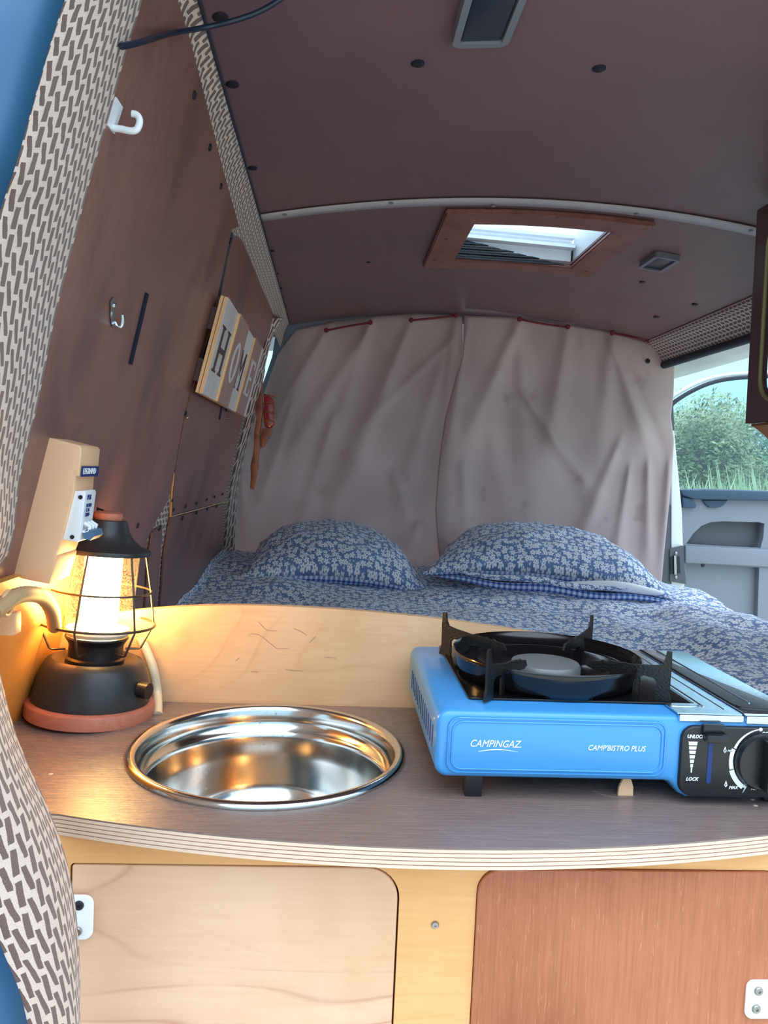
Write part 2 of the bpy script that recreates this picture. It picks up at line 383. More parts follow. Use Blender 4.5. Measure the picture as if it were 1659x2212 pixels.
FYZ = lambda x: (V((x, 0, 0)), V((0, 1, 0)), V((0, 0, 1)), V((1, 0, 0)))
def prism(name, outer, h0, h1, frame, mat, parent=None, holes=(), bev=0, smooth=True):
    return link(name, prism_bm(outer, holes, h0, h1, frame, None, bev), mat, parent, smooth=smooth, angle=35)
def lathe_bm(prof, n=48, bm=None, c=V((0, 0, 0)), ax=None):
    b = bm or bmesh.new(); rot = ax or Matrix.Identity(3)
    rings = []
    for r, z in prof:
        if r < 1e-6: rings.append([b.verts.new(c + rot @ V((0, 0, z)))])
        else: rings.append([b.verts.new(c + rot @ V((r * cos(2 * pi * i / n), r * sin(2 * pi * i / n), z))) for i in range(n)])
    for a, d in zip(rings, rings[1:]):
        for i in range(n):
            j = (i + 1) % n
            if len(a) == 1 and len(d) == 1: continue
            if len(a) == 1: b.faces.new((a[0], d[i], d[j]))
            elif len(d) == 1: b.faces.new((a[i], d[0], a[j]))
            else: b.faces.new((a[i], a[j], d[j], d[i]))
    return b
def lathe(name, prof, mat, parent=None, n=48, c=V((0, 0, 0)), ax=None, angle=40):
    return link(name, lathe_bm(prof, n, None, c, ax), mat, parent, smooth=True, angle=angle)
def axrot(d):
    return V((0, 0, 1)).rotation_difference(V(d)).to_matrix()
def tube_bm(pts, r, n=8, closed=False, bm=None):
    b = bm or bmesh.new(); pts = [V(p) for p in pts]; rings = []; m = len(pts)
    up = None
    for i, p in enumerate(pts):
        if closed: t = (pts[(i + 1) % m] - pts[i - 1]).normalized()
        else: t = (pts[min(i + 1, m - 1)] - pts[max(i - 1, 0)]).normalized()
        if up is None: up = t.orthogonal().normalized()
        up = (up - t * up.dot(t)).normalized(); s = t.cross(up)
        rr = r[i] if isinstance(r, (list, tuple)) else r
        rings.append([b.verts.new(p + (up * cos(2 * pi * k / n) + s * sin(2 * pi * k / n)) * rr) for k in range(n)])
    for i in range(m if closed else m - 1):
        a, d = rings[i], rings[(i + 1) % m]
        if closed and i == m - 1:   # align the seam
            best = min(range(n), key=lambda q: (a[0].co - d[q].co).length); d = d[best:] + d[:best]
        for k in range(n): b.faces.new((a[k], a[(k + 1) % n], d[(k + 1) % n], d[k]))
    if not closed: b.faces.new(rings[0][::-1]); b.faces.new(rings[-1])
    return b
def tube(name, pts, r, mat, parent=None, n=8, closed=False):
    return link(name, tube_bm(pts, r, n, closed), mat, parent, smooth=True, angle=60)
def smooth_path(pts, k=6):
    pts = [V(p) for p in pts]; out = []
    for i in range(len(pts) - 1):
        p0, p1, p2, p3 = pts[max(i - 1, 0)], pts[i], pts[i + 1], pts[min(i + 2, len(pts) - 1)]
        for j in range(k):
            t = j / k
            out.append(.5 * ((2 * p1) + (p2 - p0) * t + (2 * p0 - 5 * p1 + 4 * p2 - p3) * t * t + (3 * p1 - p0 - 3 * p2 + p3) * t ** 3))
    out.append(pts[-1]); return out
def resample(pts, n):
    pts = [V(p) for p in pts]; L = [0]
    for a, c in zip(pts, pts[1:]): L.append(L[-1] + (c - a).length)
    out = []; j = 0
    for i in range(n):
        s = L[-1] * i / (n - 1)
        while j < len(pts) - 2 and L[j + 1] < s: j += 1
        t = (s - L[j]) / max(1e-9, L[j + 1] - L[j]); out.append(pts[j].lerp(pts[j + 1], min(1, max(0, t))))
    return out
def grid(name, rows, mat, parent=None, uv=None, thick=0, smooth=True, swap=False):
    """rows: list of lists of points; uv in metres along rows/cols"""
    bm = bmesh.new(); nr, nc = len(rows), len(rows[0])
    vs = [[bm.verts.new(p) for p in r] for r in rows]
    ul = bm.loops.layers.uv.new('uv')
    if uv is None:
        uvs = [[None] * nc for _ in range(nr)]
        mid = nc // 2; ac = 0
        for i in range(nr):
            if i: ac += (V(rows[i][mid]) - V(rows[i - 1][mid])).length
            s = 0; accs = []
            for j in range(nc):
                if j: s += (V(rows[i][j]) - V(rows[i][j - 1])).length
                accs.append(s)
            for j in range(nc): uvs[i][j] = (ac, accs[j]) if swap else (accs[j], ac)
    else: uvs = uv
    for i in range(nr - 1):
        for j in range(nc - 1):
            f = bm.faces.new((vs[i][j], vs[i][j + 1], vs[i + 1][j + 1], vs[i + 1][j]))
            for lp, (a, c) in zip(f.loops, ((i, j), (i, j + 1), (i + 1, j + 1), (i + 1, j))): lp[ul].uv = uvs[a][c]
    o = link(name, bm, mat, parent, smooth=smooth)
    if thick:
        md = o.modifiers.new('thick', 'SOLIDIFY'); md.thickness = thick; md.offset = 0
    return o
def interp(pts, x):
    if x <= pts[0][0]: return pts[0][1]
    for (a, b_), (c, d) in zip(pts, pts[1:]):
        if x <= c: return b_ + (d - b_) * (x - a) / (c - a)
    return pts[-1][1]
def text(name, s, mat, parent, O, A, B, size, shear=0, align='LEFT', thick=.0003, sx=1.0, bold=0):
    """raised lettering lying in the plane spanned by A (reading direction) and B (up)"""
    cu = D.curves.new(name, 'FONT'); cu.body = s; cu.size = size; cu.shear = shear; cu.align_x = align; cu.extrude = thick; cu.offset = bold; cu.resolution_u = 3
    tmp = D.objects.new('t', cu); COL.objects.link(tmp)
    dg = bpy.context.evaluated_depsgraph_get(); me = D.meshes.new_from_object(tmp.evaluated_get(dg))
    D.objects.remove(tmp); D.curves.remove(cu)
    A = A.normalized(); B = B.normalized(); Nn = A.cross(B)
    for v in me.vertices: v.co = O + A * v.co.x * sx + B * v.co.y + Nn * v.co.z
    me.name = name; o = D.objects.new(name, me); COL.objects.link(o); me.materials.clear(); me.materials.append(M[mat]); o.parent = parent
    return o
def disc(name, p, nrm, r, h, mat, parent=None, n=20, dome=.5):
    prof = [(0, 0), (r, 0), (r, h * (1 - dome)), (r * .75, h * .92), (0, h)]
    return lathe(name, prof, mat, parent, n, V(p), axrot(nrm))
def screw(p, nrm, r, parent, mat='zinc', name='screw'):
    o = lathe(name, [(0, -.001), (r, -.001), (r, .0006), (r * .8, .0016), (r * .35, .0016), (r * .3, .0006), (0, .0004)], mat, parent, 16, V(p), axrot(nrm)); return o
def blank(d): return {k: v for k, v in d.items()}

WN = V((1, 0, -WB)).normalized()        # inward normal of left wall
WU = V((WB, 0, 1)).normalized()         # up along the wall
WF = V((0, 1, 0))

# ================================================================== SETTING
g = struct(link('ground', box_bm(-40, 60, -40, 60, -.75, -.55), 'ground'))
fl = struct(box('floor', -.52, 1.34, .45, 3.9, -.06, 0, 'greyplastic'))

# left wall: fabric-lined carcass with separate stained panels on it
def wall_rows(y0, y1, z0, z1, off, ny=2, nz=2):
    return [[V((wallx(z0 + (z1 - z0) * j / nz) + off, y0 + (y1 - y0) * i / ny, z0 + (z1 - z0) * j / nz)) for j in range(nz + 1)] for i in range(ny + 1)]
wl = struct(grid('wall_left', [[V((wallx(z), .72 + (ye - .72) * t, z)) for z, ye in ((0, 2.64), (.3, 2.64), (.7, 2.58), (.9, 2.42), (1.1, 2.30), (1.335, 2.20))] for t in (0, .25, .5, .75, 1)], 'tweed', thick=.012))
def wall_panel(name, pxs, off, th, mat='panel', parent=wl):
    O = V((WA - WB * .6, 0, 0))
    pts = []
    for p in pxs:
        q = Wp(p[0], p[1], off + th) if len(p) == 2 else V((wallx(p[2]), p[1], p[2]))
        h = (q - O).dot(WU); pts.append((q.y, h))
    return prism(name, pts, off, off + th, (O, WF, WU, WN), mat, parent, smooth=False)
# rear hatch panel, upper front panel, lower front panel, slip piece
wall_panel('wall_panel', [(0, 1.2, 1.352), (0, .9, 1.38), (0, .715, 1.385), (0, .715, .45), (0, 1.72, .45), (308, 1318), (318, 1165), (336, 1128), (362, 1082), (374, 1030), (398, 890), (470, 640), (500, 496), (0, 1.43, 1.337)], .008, .006)
wall_panel('wall_panel', [(0, 1.49, 1.332), (503, 510), (476, 640), (402, 890), (379, 1010), (371, 1113), (484, 1081), (505, 985), (535, 860), (556, 770), (0, 2.32, 1.335)], .008, .004)
wall_panel('wall_panel', [(369, 1119), (355, 1200), (346, 1316), (0, 1.95, .42), (0, 2.56, .42), (478, 1195), (483, 1088)], .008, .004)
wall_panel('wall_panel', [(330, 1152), (351, 1134), (339, 1316), (0, 1.86, .42), (0, 1.72, .42), (314, 1316), (322, 1200)], .008, .004)
for nm, pp, rr, mt in (('panel_edge', [(375, 1022), (371, 1060), (368, 1116)], .0022, 'ochre'), ('panel_edge', [(370, 1116), (430, 1100), (484, 1084)], .0012, 'pinestrip'), ('panel_gap_shade', [(501, 503), (487, 560), (473, 640)], .0035, 'seal'), ('panel_gap_shade', [(478, 878), (474, 905)], .003, 'seal')):
    tube(nm, [Wp(x, y, .013) for x, y in pp], rr, mt, wl, 6)  # the dark tubes stand in for deep shade in the gap between panels
for px, py, r in ((418, 205, .0085), (452, 318, .0085), (476, 402, .008), (497, 520, .008), (400, 893, .008), (488, 885, .008), (296, 1135, .0075), (344, 1140, .009),
                  (371, 1080, .006), (374, 1101, .006), (400, 1094, .006), (424, 1087, .006), (446, 1079, .006), (463, 1073, .006), (480, 1067, .006),
                  (393, 1119, .008), (424, 1107, .008), (447, 1099, .008), (467, 1093, .008)):
    disc('screw_cap', Wp(px, py, .014), WN, r * .62, .003, 'darkhole', wl, 12)
for px, py in ((404, 902), (492, 903)): disc('bare_screw', Wp(px, py, .014), WN, .003, .003, 'zinc', wl, 10)

# ceiling: two arched boards, joint strip, hatch opening
YJ = 1.60
ce = struct(empty('ceiling', (0, 0, 0)))
def ceil_board(name, x0, x1, ys, hole=None, th=.006):
    nx = 28
    xs = sorted(set([round(x0 + (x1 - x0) * i / nx, 4) for i in range(nx + 1)] + ([hole[0], hole[1]] if hole else [])))
    ys = sorted(set(list(ys) + ([hole[2], hole[3]] if hole else [])))
    bm = bmesh.new(); T = {}
    for s in (0, 1):
        for i, x in enumerate(xs):
            for j, y in enumerate(ys): T[s, i, j] = bm.verts.new((x, y, ceil_z(x, y) + s * th))
    inh = lambda i, j: hole and hole[0] - 1e-6 <= xs[i] and xs[i + 1] <= hole[1] + 1e-6 and hole[2] - 1e-6 <= ys[j] and ys[j + 1] <= hole[3] + 1e-6
    for i in range(len(xs) - 1):
        for j in range(len(ys) - 1):
            if inh(i, j): continue
            for s in (0, 1): bm.faces.new((T[s, i, j], T[s, i + 1, j], T[s, i + 1, j + 1], T[s, i, j + 1]))
    bm.edges.ensure_lookup_table()
    for e in [e for e in bm.edges if len(e.link_faces) == 1]:
        pass
    # rim
    bd = [e for e in bm.edges if len(e.link_faces) == 1]
    inv = {v: k for k, v in T.items()}
    for e in bd:
        a, c = e.verts; ka, kc = inv[a], inv[c]
        if ka[0] == 0: bm.faces.new((a, c, T[1, kc[1], kc[2]], T[1, ka[1], ka[2]]))
    return link(name, bm, 'ceil', ce, smooth=True, angle=30)
HX0, HX1, HY0, HY1 = .285, .595, 1.72, 2.02
ceil_board('ceiling_board', -.185, 1.08, [.62, .8, 1.1, 1.4, YJ])
ceil_board('ceiling_board', -.195, 1.09, [YJ + .002, 1.9, 2.2, 2.5, 2.73], (HX0, HX1, HY0, HY1))
# roof skin and white outer body around the boards
rows = [[V((x, y, ceil_z(x, y) + .06 + (.0 if abs(x - .455) < .66 else -.10))) for x in [-.36, -.3, -.2, 0, .2, HX0 - .02, HX1 + .02, .8, 1.0, 1.15, 1.24, 1.28]] for y in (.55, 1.2, HY0 - .02)]
struct(grid('roof_skin', rows, 'white_body', thick=.004))
rows = [[V((x, y, ceil_z(x, y) + .06 + (.0 if abs(x - .455) < .66 else -.10))) for x in [-.36, -.3, -.2, 0, .2, HX0 - .02, HX1 + .02, .8, 1.0, 1.15, 1.24, 1.28]] for y in (HY1 + .02, 2.4, 2.9)]
struct(grid('roof_skin', rows, 'white_body', thick=.004))
for xs in ([-.36, -.2, 0, .2, HX0 - .02], [HX1 + .02, .8, 1.0, 1.15, 1.28]):
    rows = [[V((x, y, ceil_z(x, y) + .06 + (.0 if abs(x - .455) < .66 else -.10))) for x in xs] for y in (HY0 - .02, HY1 + .02)]
    struct(grid('roof_skin', rows, 'white_body', thick=.004))
struct(box('body_side_left', -.56, -.53, .55, 2.9, -.3, 1.36, 'white_body', None, .005))
struct(grid('body_side_upper', [[V((x, y, z)) for x, z in ((-.55, .9), (-.47, 1.2), (-.40, 1.38), (-.30, 1.46))] for y in (.55, 1.7, 2.9)], 'white_body', thick=.006))
# joint strip across the ceiling
xs = [-.178 + (1.248) * i / 40 for i in range(41)]
js = grid('joint_strip', [[V((x, YJ - .022, ceil_z(x, YJ) - .0035)) for x in xs], [V((x, YJ + .0, ceil_z(x, YJ) - .004)) for x in xs], [V((x, YJ + .022, ceil_z(x, YJ) - .0025)) for x in xs]], 'strip', ce, thick=.002)
for px, py in ((845, 438), (1065, 445), (1375, 463), (1622, 498), (615, 463)):
    p = Cp(px, py, -.006); disc('strip_screw', p, (0, 0, -1), .005, .002, 'greyplastic', ce, 12)
for px, py, r in ((475, 36, .0098), (501, 181, .0095), (902, 136, .0095), (1294, 147, .0095), (545, 362, .0085), (588, 541, .006), (597, 590, .006), (606, 622, .006), (614, 661, .007), (796, 566, .006), (1388, 609, .008)):
    disc('screw_cap', Cp(px, py, 0), (0, 0, -1), r, .003, 'darkhole', ce, 18)

# roof hatch frame, well and lid
hf = struct(empty('window_1', (0, 0, 0)))
FO = [(HX0 - .075, HY0 - .075), (HX1 + .07, HY1 + .06)]
def drape_frame():
    """reddish board frame screwed under the hatch, following the arch"""
    bm = bmesh.new(); T = {}
    xs = sorted([FO[0][0], FO[1][0], HX0, HX1] + [HX0 + (HX1 - HX0) * k / 6 for k in range(1, 6)]); ys = [FO[0][1], HY0, HY1, FO[1][1]]
    for s in (0, 1):
        for i, x in enumerate(xs):
            for j, y in enumerate(ys):
                T[s, i, j] = bm.verts.new((x, y, ceil_z(x, y) - .001 - s * .011))
    for i in range(len(xs) - 1):
        for j in range(3):
            if j == 1 and HX0 - 1e-6 <= xs[i] and xs[i + 1] <= HX1 + 1e-6: continue
            for s in (0, 1): bm.faces.new((T[s, i, j], T[s, i + 1, j], T[s, i + 1, j + 1], T[s, i, j + 1]))
    inv = {v: k for k, v in T.items()}
    for e in [e for e in bm.edges if len(e.link_faces) == 1]:
        a, c = e.verts; ka, kc = inv[a], inv[c]
        if ka[0] == 0: bm.faces.new((a, c, T[1, kc[1], kc[2]], T[1, ka[1], ka[2]]))
    bmesh.ops.recalc_face_normals(bm, faces=bm.faces)
    bmesh.ops.bevel(bm, geom=[e for e in bm.edges if len(e.link_faces) == 2 and e.calc_face_angle(0) > .8], offset=.003, segments=2, affect='EDGES')
    return link('hatch_frame', bm, 'hatchwood', hf, smooth=True, angle=35)
drape_frame()
for px, py in ((1065, 457), (1205, 471), (1402, 487), (965, 517), (940, 563), (1265, 587)):
    disc('frame_screw', Cp(px, py, -.013), (0, 0, -1), .004, .002, 'hatchwood', hf, 10)
zt = 1.60
for nm, a in (('hatch_side', (HX0 - .012, HX0 - .004, HY0, HY1)), ('hatch_side', (HX1 + .004, HX1 + .012, HY0, HY1)), ('hatch_side', (HX0, HX1, HY0 - .012, HY0 - .004)), ('hatch_side', (HX0, HX1, HY1 + .004, HY1 + .012))):
    box(nm, *a, 1.465, 1.560 if a[2] > 1.9 else 1.575, 'whiteplastic', hf, .001)
# tilted acrylic lid, hinged at the rear, with ribs
def lid_pt(x, t, up=0): return V((x, HY0 - .01 + (HY1 - HY0 + .03) * t, 1.585 + .10 * t + up))
grid('hatch_lid', [[lid_pt(x, t) for x in (HX0 - .02, (HX0 + HX1) / 2, HX1 + .02)] for t in (0, .5, 1)], 'acrylic', hf, thick=.004, smooth=False)
for t in (.5, .95):
    b_ = bmesh.new(); tube_bm([lid_pt(HX0 - .01, t, -.005), lid_pt(HX1 + .01, t, -.005)], .005, 6, False, b_); link('lid_rib', b_, 'whiteplastic', hf, True, 60)
for x in (HX0 + .01, HX1 - .045): tube('lid_stay', [V((x, HY0 + .03, 1.575)), lid_pt(x, .2, -.004)], .0018, 'greyplastic', hf, 6)
tube('lid_catch', [V((HX1 - .045, HY0 + .03, 1.52)), V((HX1 - .045, HY0 + .03, 1.545))], .008, 'greyplastic', hf, 10)
tube('hinge_rod', [V((HX1 - .02, HY0 + .05, 1.57)), V((HX1 - .035, HY1 - .02, 1.57))], .005, 'whiteplastic', hf, 8)
# folded dark fly screen at the front of the well
for k in range(8):
    z = 1.462 + k * .0062; xe = HX1 - .02 - k * .034
    prism('blind_fold', [(HX0, z), (xe, z - .0005), (xe - .02, z + .003), (HX0, z + .004)], HY1 - .016 + (k % 2) * .004, HY1 - .006 + (k % 2) * .004, FXZ(0), 'blackplastic', hf)
for k, z in enumerate((1.512, 1.538)):
    prism('well_ledge', [(HX0, z), (HX1, z - .010), (HX1, z - .002), (HX0, z + .008)], HY1 - .03 + .008 * k, HY1 - .002, FXZ(0), 'whiteplastic', hf, bev=.001)

# ceiling lamps
def roof_lamp(cpx, cpy, hx, hy, label, yaw=0):
    c = Cp(cpx, cpy, 0)
    sl = atan2(ceil_z(c.x + .01, c.y) - ceil_z(c.x - .01, c.y), .02)
    t = empty('ceiling_lamp', c, (0, -sl, yaw))
    prism('lamp_bezel', rrect(-hx, hx, -hy, hy, .012), -.014, -.0005, FXY(0), 'greyplastic', t, [rrect(-hx + .009, hx - .009, -hy + .009, hy - .009, .004)])
    prism('lens', rrect(-hx + .0095, hx - .0095, -hy + .0095, hy - .0095, .004), -.011, -.002, FXY(0), 'lens', t, bev=.002)
    thing(t, label, 'ceiling lamp', 'grey-framed ceiling lamps'); return t
roof_lamp(1060, 2, .036, .075, 'grey-framed smoked ceiling lamp at the top edge, on the rear ceiling board')
roof_lamp(1425, 560, .032, .056, 'small grey-framed ceiling lamp on the front board, right of the roof hatch')

# tweed covered rail between left wall and ceiling
n = 60; rows = []
for i in range(n + 1):
    y = .62 + (2.68 - .62) * i / n
    zw = interp([(.62, 1.385), (.9, 1.38), (1.2, 1.352), (1.45, 1.335), (2.3, 1.322)], y); xw = wallx(zw) + .003
    xc = -.168 - .012 * (y - .62) / 2; zc = ceil_z(xc, y) - .003
    xw -= .0
    rows.append([V((xw, y, zw - .01)), V((xw + .006, y, zw + (zc - zw) * .2)), V((xw + (xc - xw) * .4, y, zw + (zc - zw) * .5)), V((xw + (xc - xw) * .7, y, zw + (zc - zw) * .8)), V((xc, y, zc))])
struct(grid('trim_1', rows, 'tweed', thick=.004, swap=True))
struct(tube('trim_2', [V((-.166 - .012 * (y - .62) / 2, y, ceil_z(-.166, y) - .005)) for y in [.62 + .05 * i for i in range(42)]], .0022, 'seal'))
# fabric lined pillar behind the driver side, at the front end of the wall
pl_l = [(612, 688), (600, 700), (585, 735), (572, 790), (560, 850), (545, 920), (528, 985), (512, 1060), (508, 1130), (505, 1200), (500, 1260)]
pl_r = [(582, 688), (572, 735), (556, 790), (538, 860), (525, 920), (508, 985), (492, 1060), (485, 1130), (478, 1200), (470, 1260)]
B_ = resample([Wp(x, y, .004) for x, y in pl_r], 40)
lf = resample([(*p, 0) for p in pl_l], 40); UV3 = []
rows = []
for q, b2 in zip(lf, B_):
    b2 = b2.copy(); yb_ = min(b2.y, 2.60)
    a = P(q.x, q.y, y=yb_ + .02)
    UV3.append([(.014 * j_, .55 * len(UV3) * .022) for j_ in range(5)]); rows.append([b2, b2.lerp(a, .33) + V((.002, -.006, 0)), b2.lerp(a, .66) + V((.002, -.006, 0)), a, P(q.x, q.y, y=2.67)])
struct(grid('trim_3', rows, 'tweed', None, UV3, thick=.003))
# right rail above sliding door
rows = []
for i in range(50):
    y = 1.5 + (2.70 - 1.5) * i / 49
    xo = 1.09
    rows.append([V((xo - .02, y, ceil_z(xo - .02, y) - .003)), V((xo + .01, y, 1.385)), V((xo + .035, y, 1.358)), V((xo + .05, y, 1.330))])
struct(grid('trim_4', rows, 'tweed', thick=.004))
struct(tube('trim_5', [V((1.145, y, 1.322)) for y in (1.45, 1.8, 2.2, 2.6, 2.72)], .014, 'seal', n=10))
for px, py in ((1501, 657), (1418, 684)): 
    disc('rail_stud', Cp(px, py, 0), V((0, 0, -1)), .009, .004, 'darkhole', ce, 12)
struct(box('trim_6', 1.16, 1.22, 1.4, 2.72, 1.375, 1.42, 'white_body', None, .01))
# right wall behind the locker (solid up to the sliding door opening)
struct(box('wall_right', 1.17, 1.20, .62, 1.72, 0, 1.40, 'panel'))
struct(box('body_side_right', 1.24, 1.27, .55, 1.74, -.3, 1.38, 'white_body'))

# D pillar: tweed cover and petrol blue body edge
inner = [(Wp(305, -40, .020)), Wp(303, 0, .020), Wp(264, 130, .020), Wp(228, 260, .020), Wp(192, 385, .020), Wp(164, 490, .020), Wp(138, 590, .020), Wp(114, 690, .020), Wp(94, 790, .020), Wp(76, 880, .020), Wp(62, 935, .020), Wp(38, 1040, .020), Wp(12, 1200, .020),
         V((-.345, .73, .765)), P(-20, 1400, y=.70), P(2, 1480, y=.67), P(25, 1570, y=.655), P(60, 1660, y=.64), P(97, 1740, y=.63), P(125, 1812, y=.62), P(146, 1885, y=.612), P(160, 1970, y=.605), P(168, 2080, y=.60), P(169, 2212, y=.60), P(168, 2400, y=.60)]
outer = [P(150, -60, y=.56), P(130, 0, y=.56), P(100, 90, y=.55), P(62, 220, y=.54), P(28, 340, y=.53), P(-2, 430, y=.53), P(-45, 560, y=.52), P(-80, 680, y=.51), P(-110, 800, y=.5), P(-135, 920, y=.5), P(-160, 1060, y=.49),
         P(-170, 1200, y=.48), P(-170, 1350, y=.47), P(-160, 1500, y=.46), P(-130, 1650, y=.455), P(-90, 1800, y=.45), P(-50, 1930, y=.45), P(-5, 2050, y=.45), P(28, 2130, y=.45), P(48, 2212, y=.45), P(80, 2400, y=.45)]
NI = 110
In = resample(smooth_path(inner, 5), NI); Ou = resample(smooth_path(outer, 5), NI)
rows = []
for i, (a, b2) in enumerate(zip(In, Ou)):
    f = min(1, max(0, (i / NI - .5) * 4))
    back = a + V((-.05, .05, 0))
    row = [a + V((-.03, .03, 0)), a + V((-.006, .006, 0)), a] if f > .2 else [a + V((-.002, .003, 0)), a + V((-.001, .0015, 0)), a]
    for k in range(1, 9):
        t = k / 8; bul = sin(pi * t) ** 1.5 * (.005 + .010 * f)
        row.append(a.lerp(b2, t) + V((bul, -bul * .6, 0)))
    row.append(b2 + V((-.03, -.005, 0)))
    rows.append(row)
struct(grid('trim_7', rows, 'tweed', thick=.003))
rows = [[b2 + V((.004, -.004, 0)), b2 + V((-.006, -.02, 0)), b2 + V((-.03, -.03, 0)), b2 + V((-.08, -.035, 0)), b2 + V((-.16, .0, 0))] for b2 in Ou]
struct(grid('trim_8', rows, 'petrol', thick=.004))

# cab beyond the curtain: header, left pillar with belt, window and windscreen opening
struct(grid('trim_10', [[V((x, 2.74, ceil_z(x, 2.72) - dz)) for x in [-.25 + 1.35 * k / 20 for k in range(21)]] for dz in (-.05, 0, .03)], 'cab_trim', thick=.01))
struct(grid('trim_11', [[P(598, 705, y=2.74), P(700, 690, y=2.74)], [P(588, 770, y=2.74), P(640, 735, y=2.75)], [P(578, 800, y=2.76), P(640, 790, y=2.76)], [P(556, 860, y=2.76), P(620, 860, y=2.76)], [P(520, 960, y=2.76), P(580, 960, y=2.76)]], 'cab_trim', thick=.004))
tube('belt_anchor', [P(607, 770, y=2.78), P(600, 800, y=2.78), P(590, 830, y=2.78)], .016, 'chrome', None, 10)
thing(D.objects['belt_anchor'], 'shiny belt anchor glinting between the left pillar and the curtain corner', 'seat belt anchor')
struct(grid('cab_roof', [[V((x, y, 1.50 - .25 * max(0, y - 3.1))) for x in (-.4, .45, 1.3)] for y in (2.76, 3.1, 3.45)], 'cab_trim', thick=.01))
struct(box('cab_wall_left', -.46, -.42, 2.7, 3.9, 0, .85, 'cab_trim'))
struct(box('cab_front', -.46, 1.34, 3.85, 3.95, 0, .85, 'cab_trim'))

# ================================================================== KITCHEN UNIT
WT = .6
def front_y(x): return min(.66, .608 + .43 * (x - .12) ** 2)
wk = thing(empty('worktop', (.1, .8, WT)), 'brown plywood worktop with a bowed layered front edge holding the round sink', 'worktop')
def par(o, p): o.parent = p; o.matrix_parent_inverse = Matrix.Translation(-p.location)
def wt_outline(inset=0):
    xs = [-.36 + 1.11 * i / 90 for i in range(91)]
    return [(x, front_y(x) + inset) for x in xs] + [(.75, .978), (-.36, .978)]
SKX, SKY, SKR = -.060, .818, .1475
hole = circ(SKX, SKY, .142, 64)
lay = [('top_veneer', .5985, .600, 'worktop', 0)]
zz = .5985
for k in range(9):
    th = .0026 if k % 2 == 0 else .0009
    lay.append(('ply', zz - th, zz, 'ply_l' if k % 2 == 0 else 'ply_d', 0 if k % 2 == 0 else .0005)); zz -= th
for nm, z0, z1, mt, ins in lay:
    o = prism(nm, wt_outline(ins), z0, z1, FXY(0), mt, None, [hole]); par(o, wk)
# round covered cut-out and the pale wedge standing at its edge
o = prism('round_plug', circ(.2905, .738, .0265, 32), .5995, .6008, FXY(0), 'worktop'); par(o, wk)
wd = thing(empty('plastic_wedge', P(1350, 1719, z=.6)), 'small pale pointed plastic wedge standing in front of the blue stove', 'wedge')
o = prism('tab', [(-.0075, 0), (.0075, 0), (.0072, .009), (.005, .016), (.0015, .0215), (-.001, .0215), (-.004, .016), (-.0068, .009)], -.0015, .0015, FXZ(0), 'beigebox', wd)
for px, py in ((1632, 1740), (1625, 1727), (110, 1672)):
    q = P(px, py, z=.6); o = lathe('dent', [(0, 0), (.0022, 0), (.0016, .0004), (0, .0003)], 'ply_l', None, 10, q); par(o, wk)

sk = thing(empty('round_sink', (SKX, SKY, WT)), 'round stainless steel sink bowl set into the brown worktop', 'sink')
prof = [(.1475, .0003), (.1478, .0025), (.1455, .0052), (.1415, .0060), (.1375, .0045), (.1355, .000), (.1345, -.012), (.1335, -.020), (.1290, -.024), (.1275, -.026), (.1262, -.031),
        (.124, -.055), (.120, -.085), (.112, -.105), (.095, -.118), (.06, -.124), (.028, -.126), (.025, -.130), (0, -.130)]
o = link('sink_bowl', lathe_bm(prof, 96), 'sink', sk, smooth=True, angle=60)
lathe('drain', [(0, -.1285), (.012, -.1285), (.02, -.127), (.024, -.1245), (.024, -.1255)], 'zinc', sk, 32)

# cabinet
cb = thing(empty('sink_cabinet', (.1, .66, 0)), 'ochre plywood kitchen cabinet under the worktop with two doors', 'cabinet')
d1 = rrect(-.2145, .0725, .12, .5560, (.005, .02, .030, .004), 8)
d2 = rrect(.1415, .428, .12, .5565, (.02, .02, .022, .022), 8)
o = prism('front_frame', rrect(-.33, .75, .01, .583, 0), 0, .012, FXZ(.661), 'ochre', None, [d1, d2]); par(o, cb)
def shrink(pts, d, c):
    out = []
    n = len(pts)
    for i, p in enumerate(pts):
        a = V(pts[i - 1]); b2 = V(pts[(i + 1) % n]); t = (b2 - a).normalized(); out.append((p[0] - t.y * d, p[1] + t.x * d))
    return out
for nm, pts, mt, dy, gap in (('cabinet_door', d1, 'birch', 0, .0016), ('cabinet_door', d2, 'reddoor', -.003, .0007)):
    o = prism(nm, shrink(pts, gap, None), dy, dy + .012, FXZ(.661), mt, None, bev=.0012); par(o, cb)
    if mt == 'birch':
        dL = o; o['label'] = 'pale birch door, left of the cabinet'
    else: dR = o; o['label'] = 'reddish brown stained door, right of the cabinet'
def sub(o, p): 
    o.parent = p; o.matrix_parent_inverse = (Matrix.Translation(-cb.location) @ Matrix.Identity(4)).copy()
def latch(x0, x1, z0, z1, door, r, scr):
    o = prism('latch_plate', rrect(x0, x1, z0, z1, r), 0, .003, FXZ(.6555), 'whiteplastic', None, bev=.001)
    o.parent = door
    for sx, sz, mt in scr:
        q = screw(V((sx, .6553, sz)), (0, -1, 0), .0042, None, mt); q.parent = door
latch(-.232, -.1925, .4905, .530, dL, (.006, .008, .008, .006), [(-.2045, .5215, 'darkhole'), (-.2055, .4985, 'zinc')])
latch(.3955, .44, .4185, .455, dR, .007, [(.4065, .4455, 'zinc'), (.4055, .4285, 'zinc')])
q = screw(V((.1055, .6608, .503)), (0, -1, 0), .0035, None); par(q, cb)
for nm, a in (('side_panel', (-.345, -.330, .663, .976, .01, .583)), ('side_panel', (.735, .75, .673, .976, .01, .583)), ('cabinet_floor', (-.33, .735, .674, .976, .01, .022)), ('back_panel', (-.33, .735, .966, .978, .022, .583))):
    o = box(nm, *a, 'ochre', None); par(o, cb)

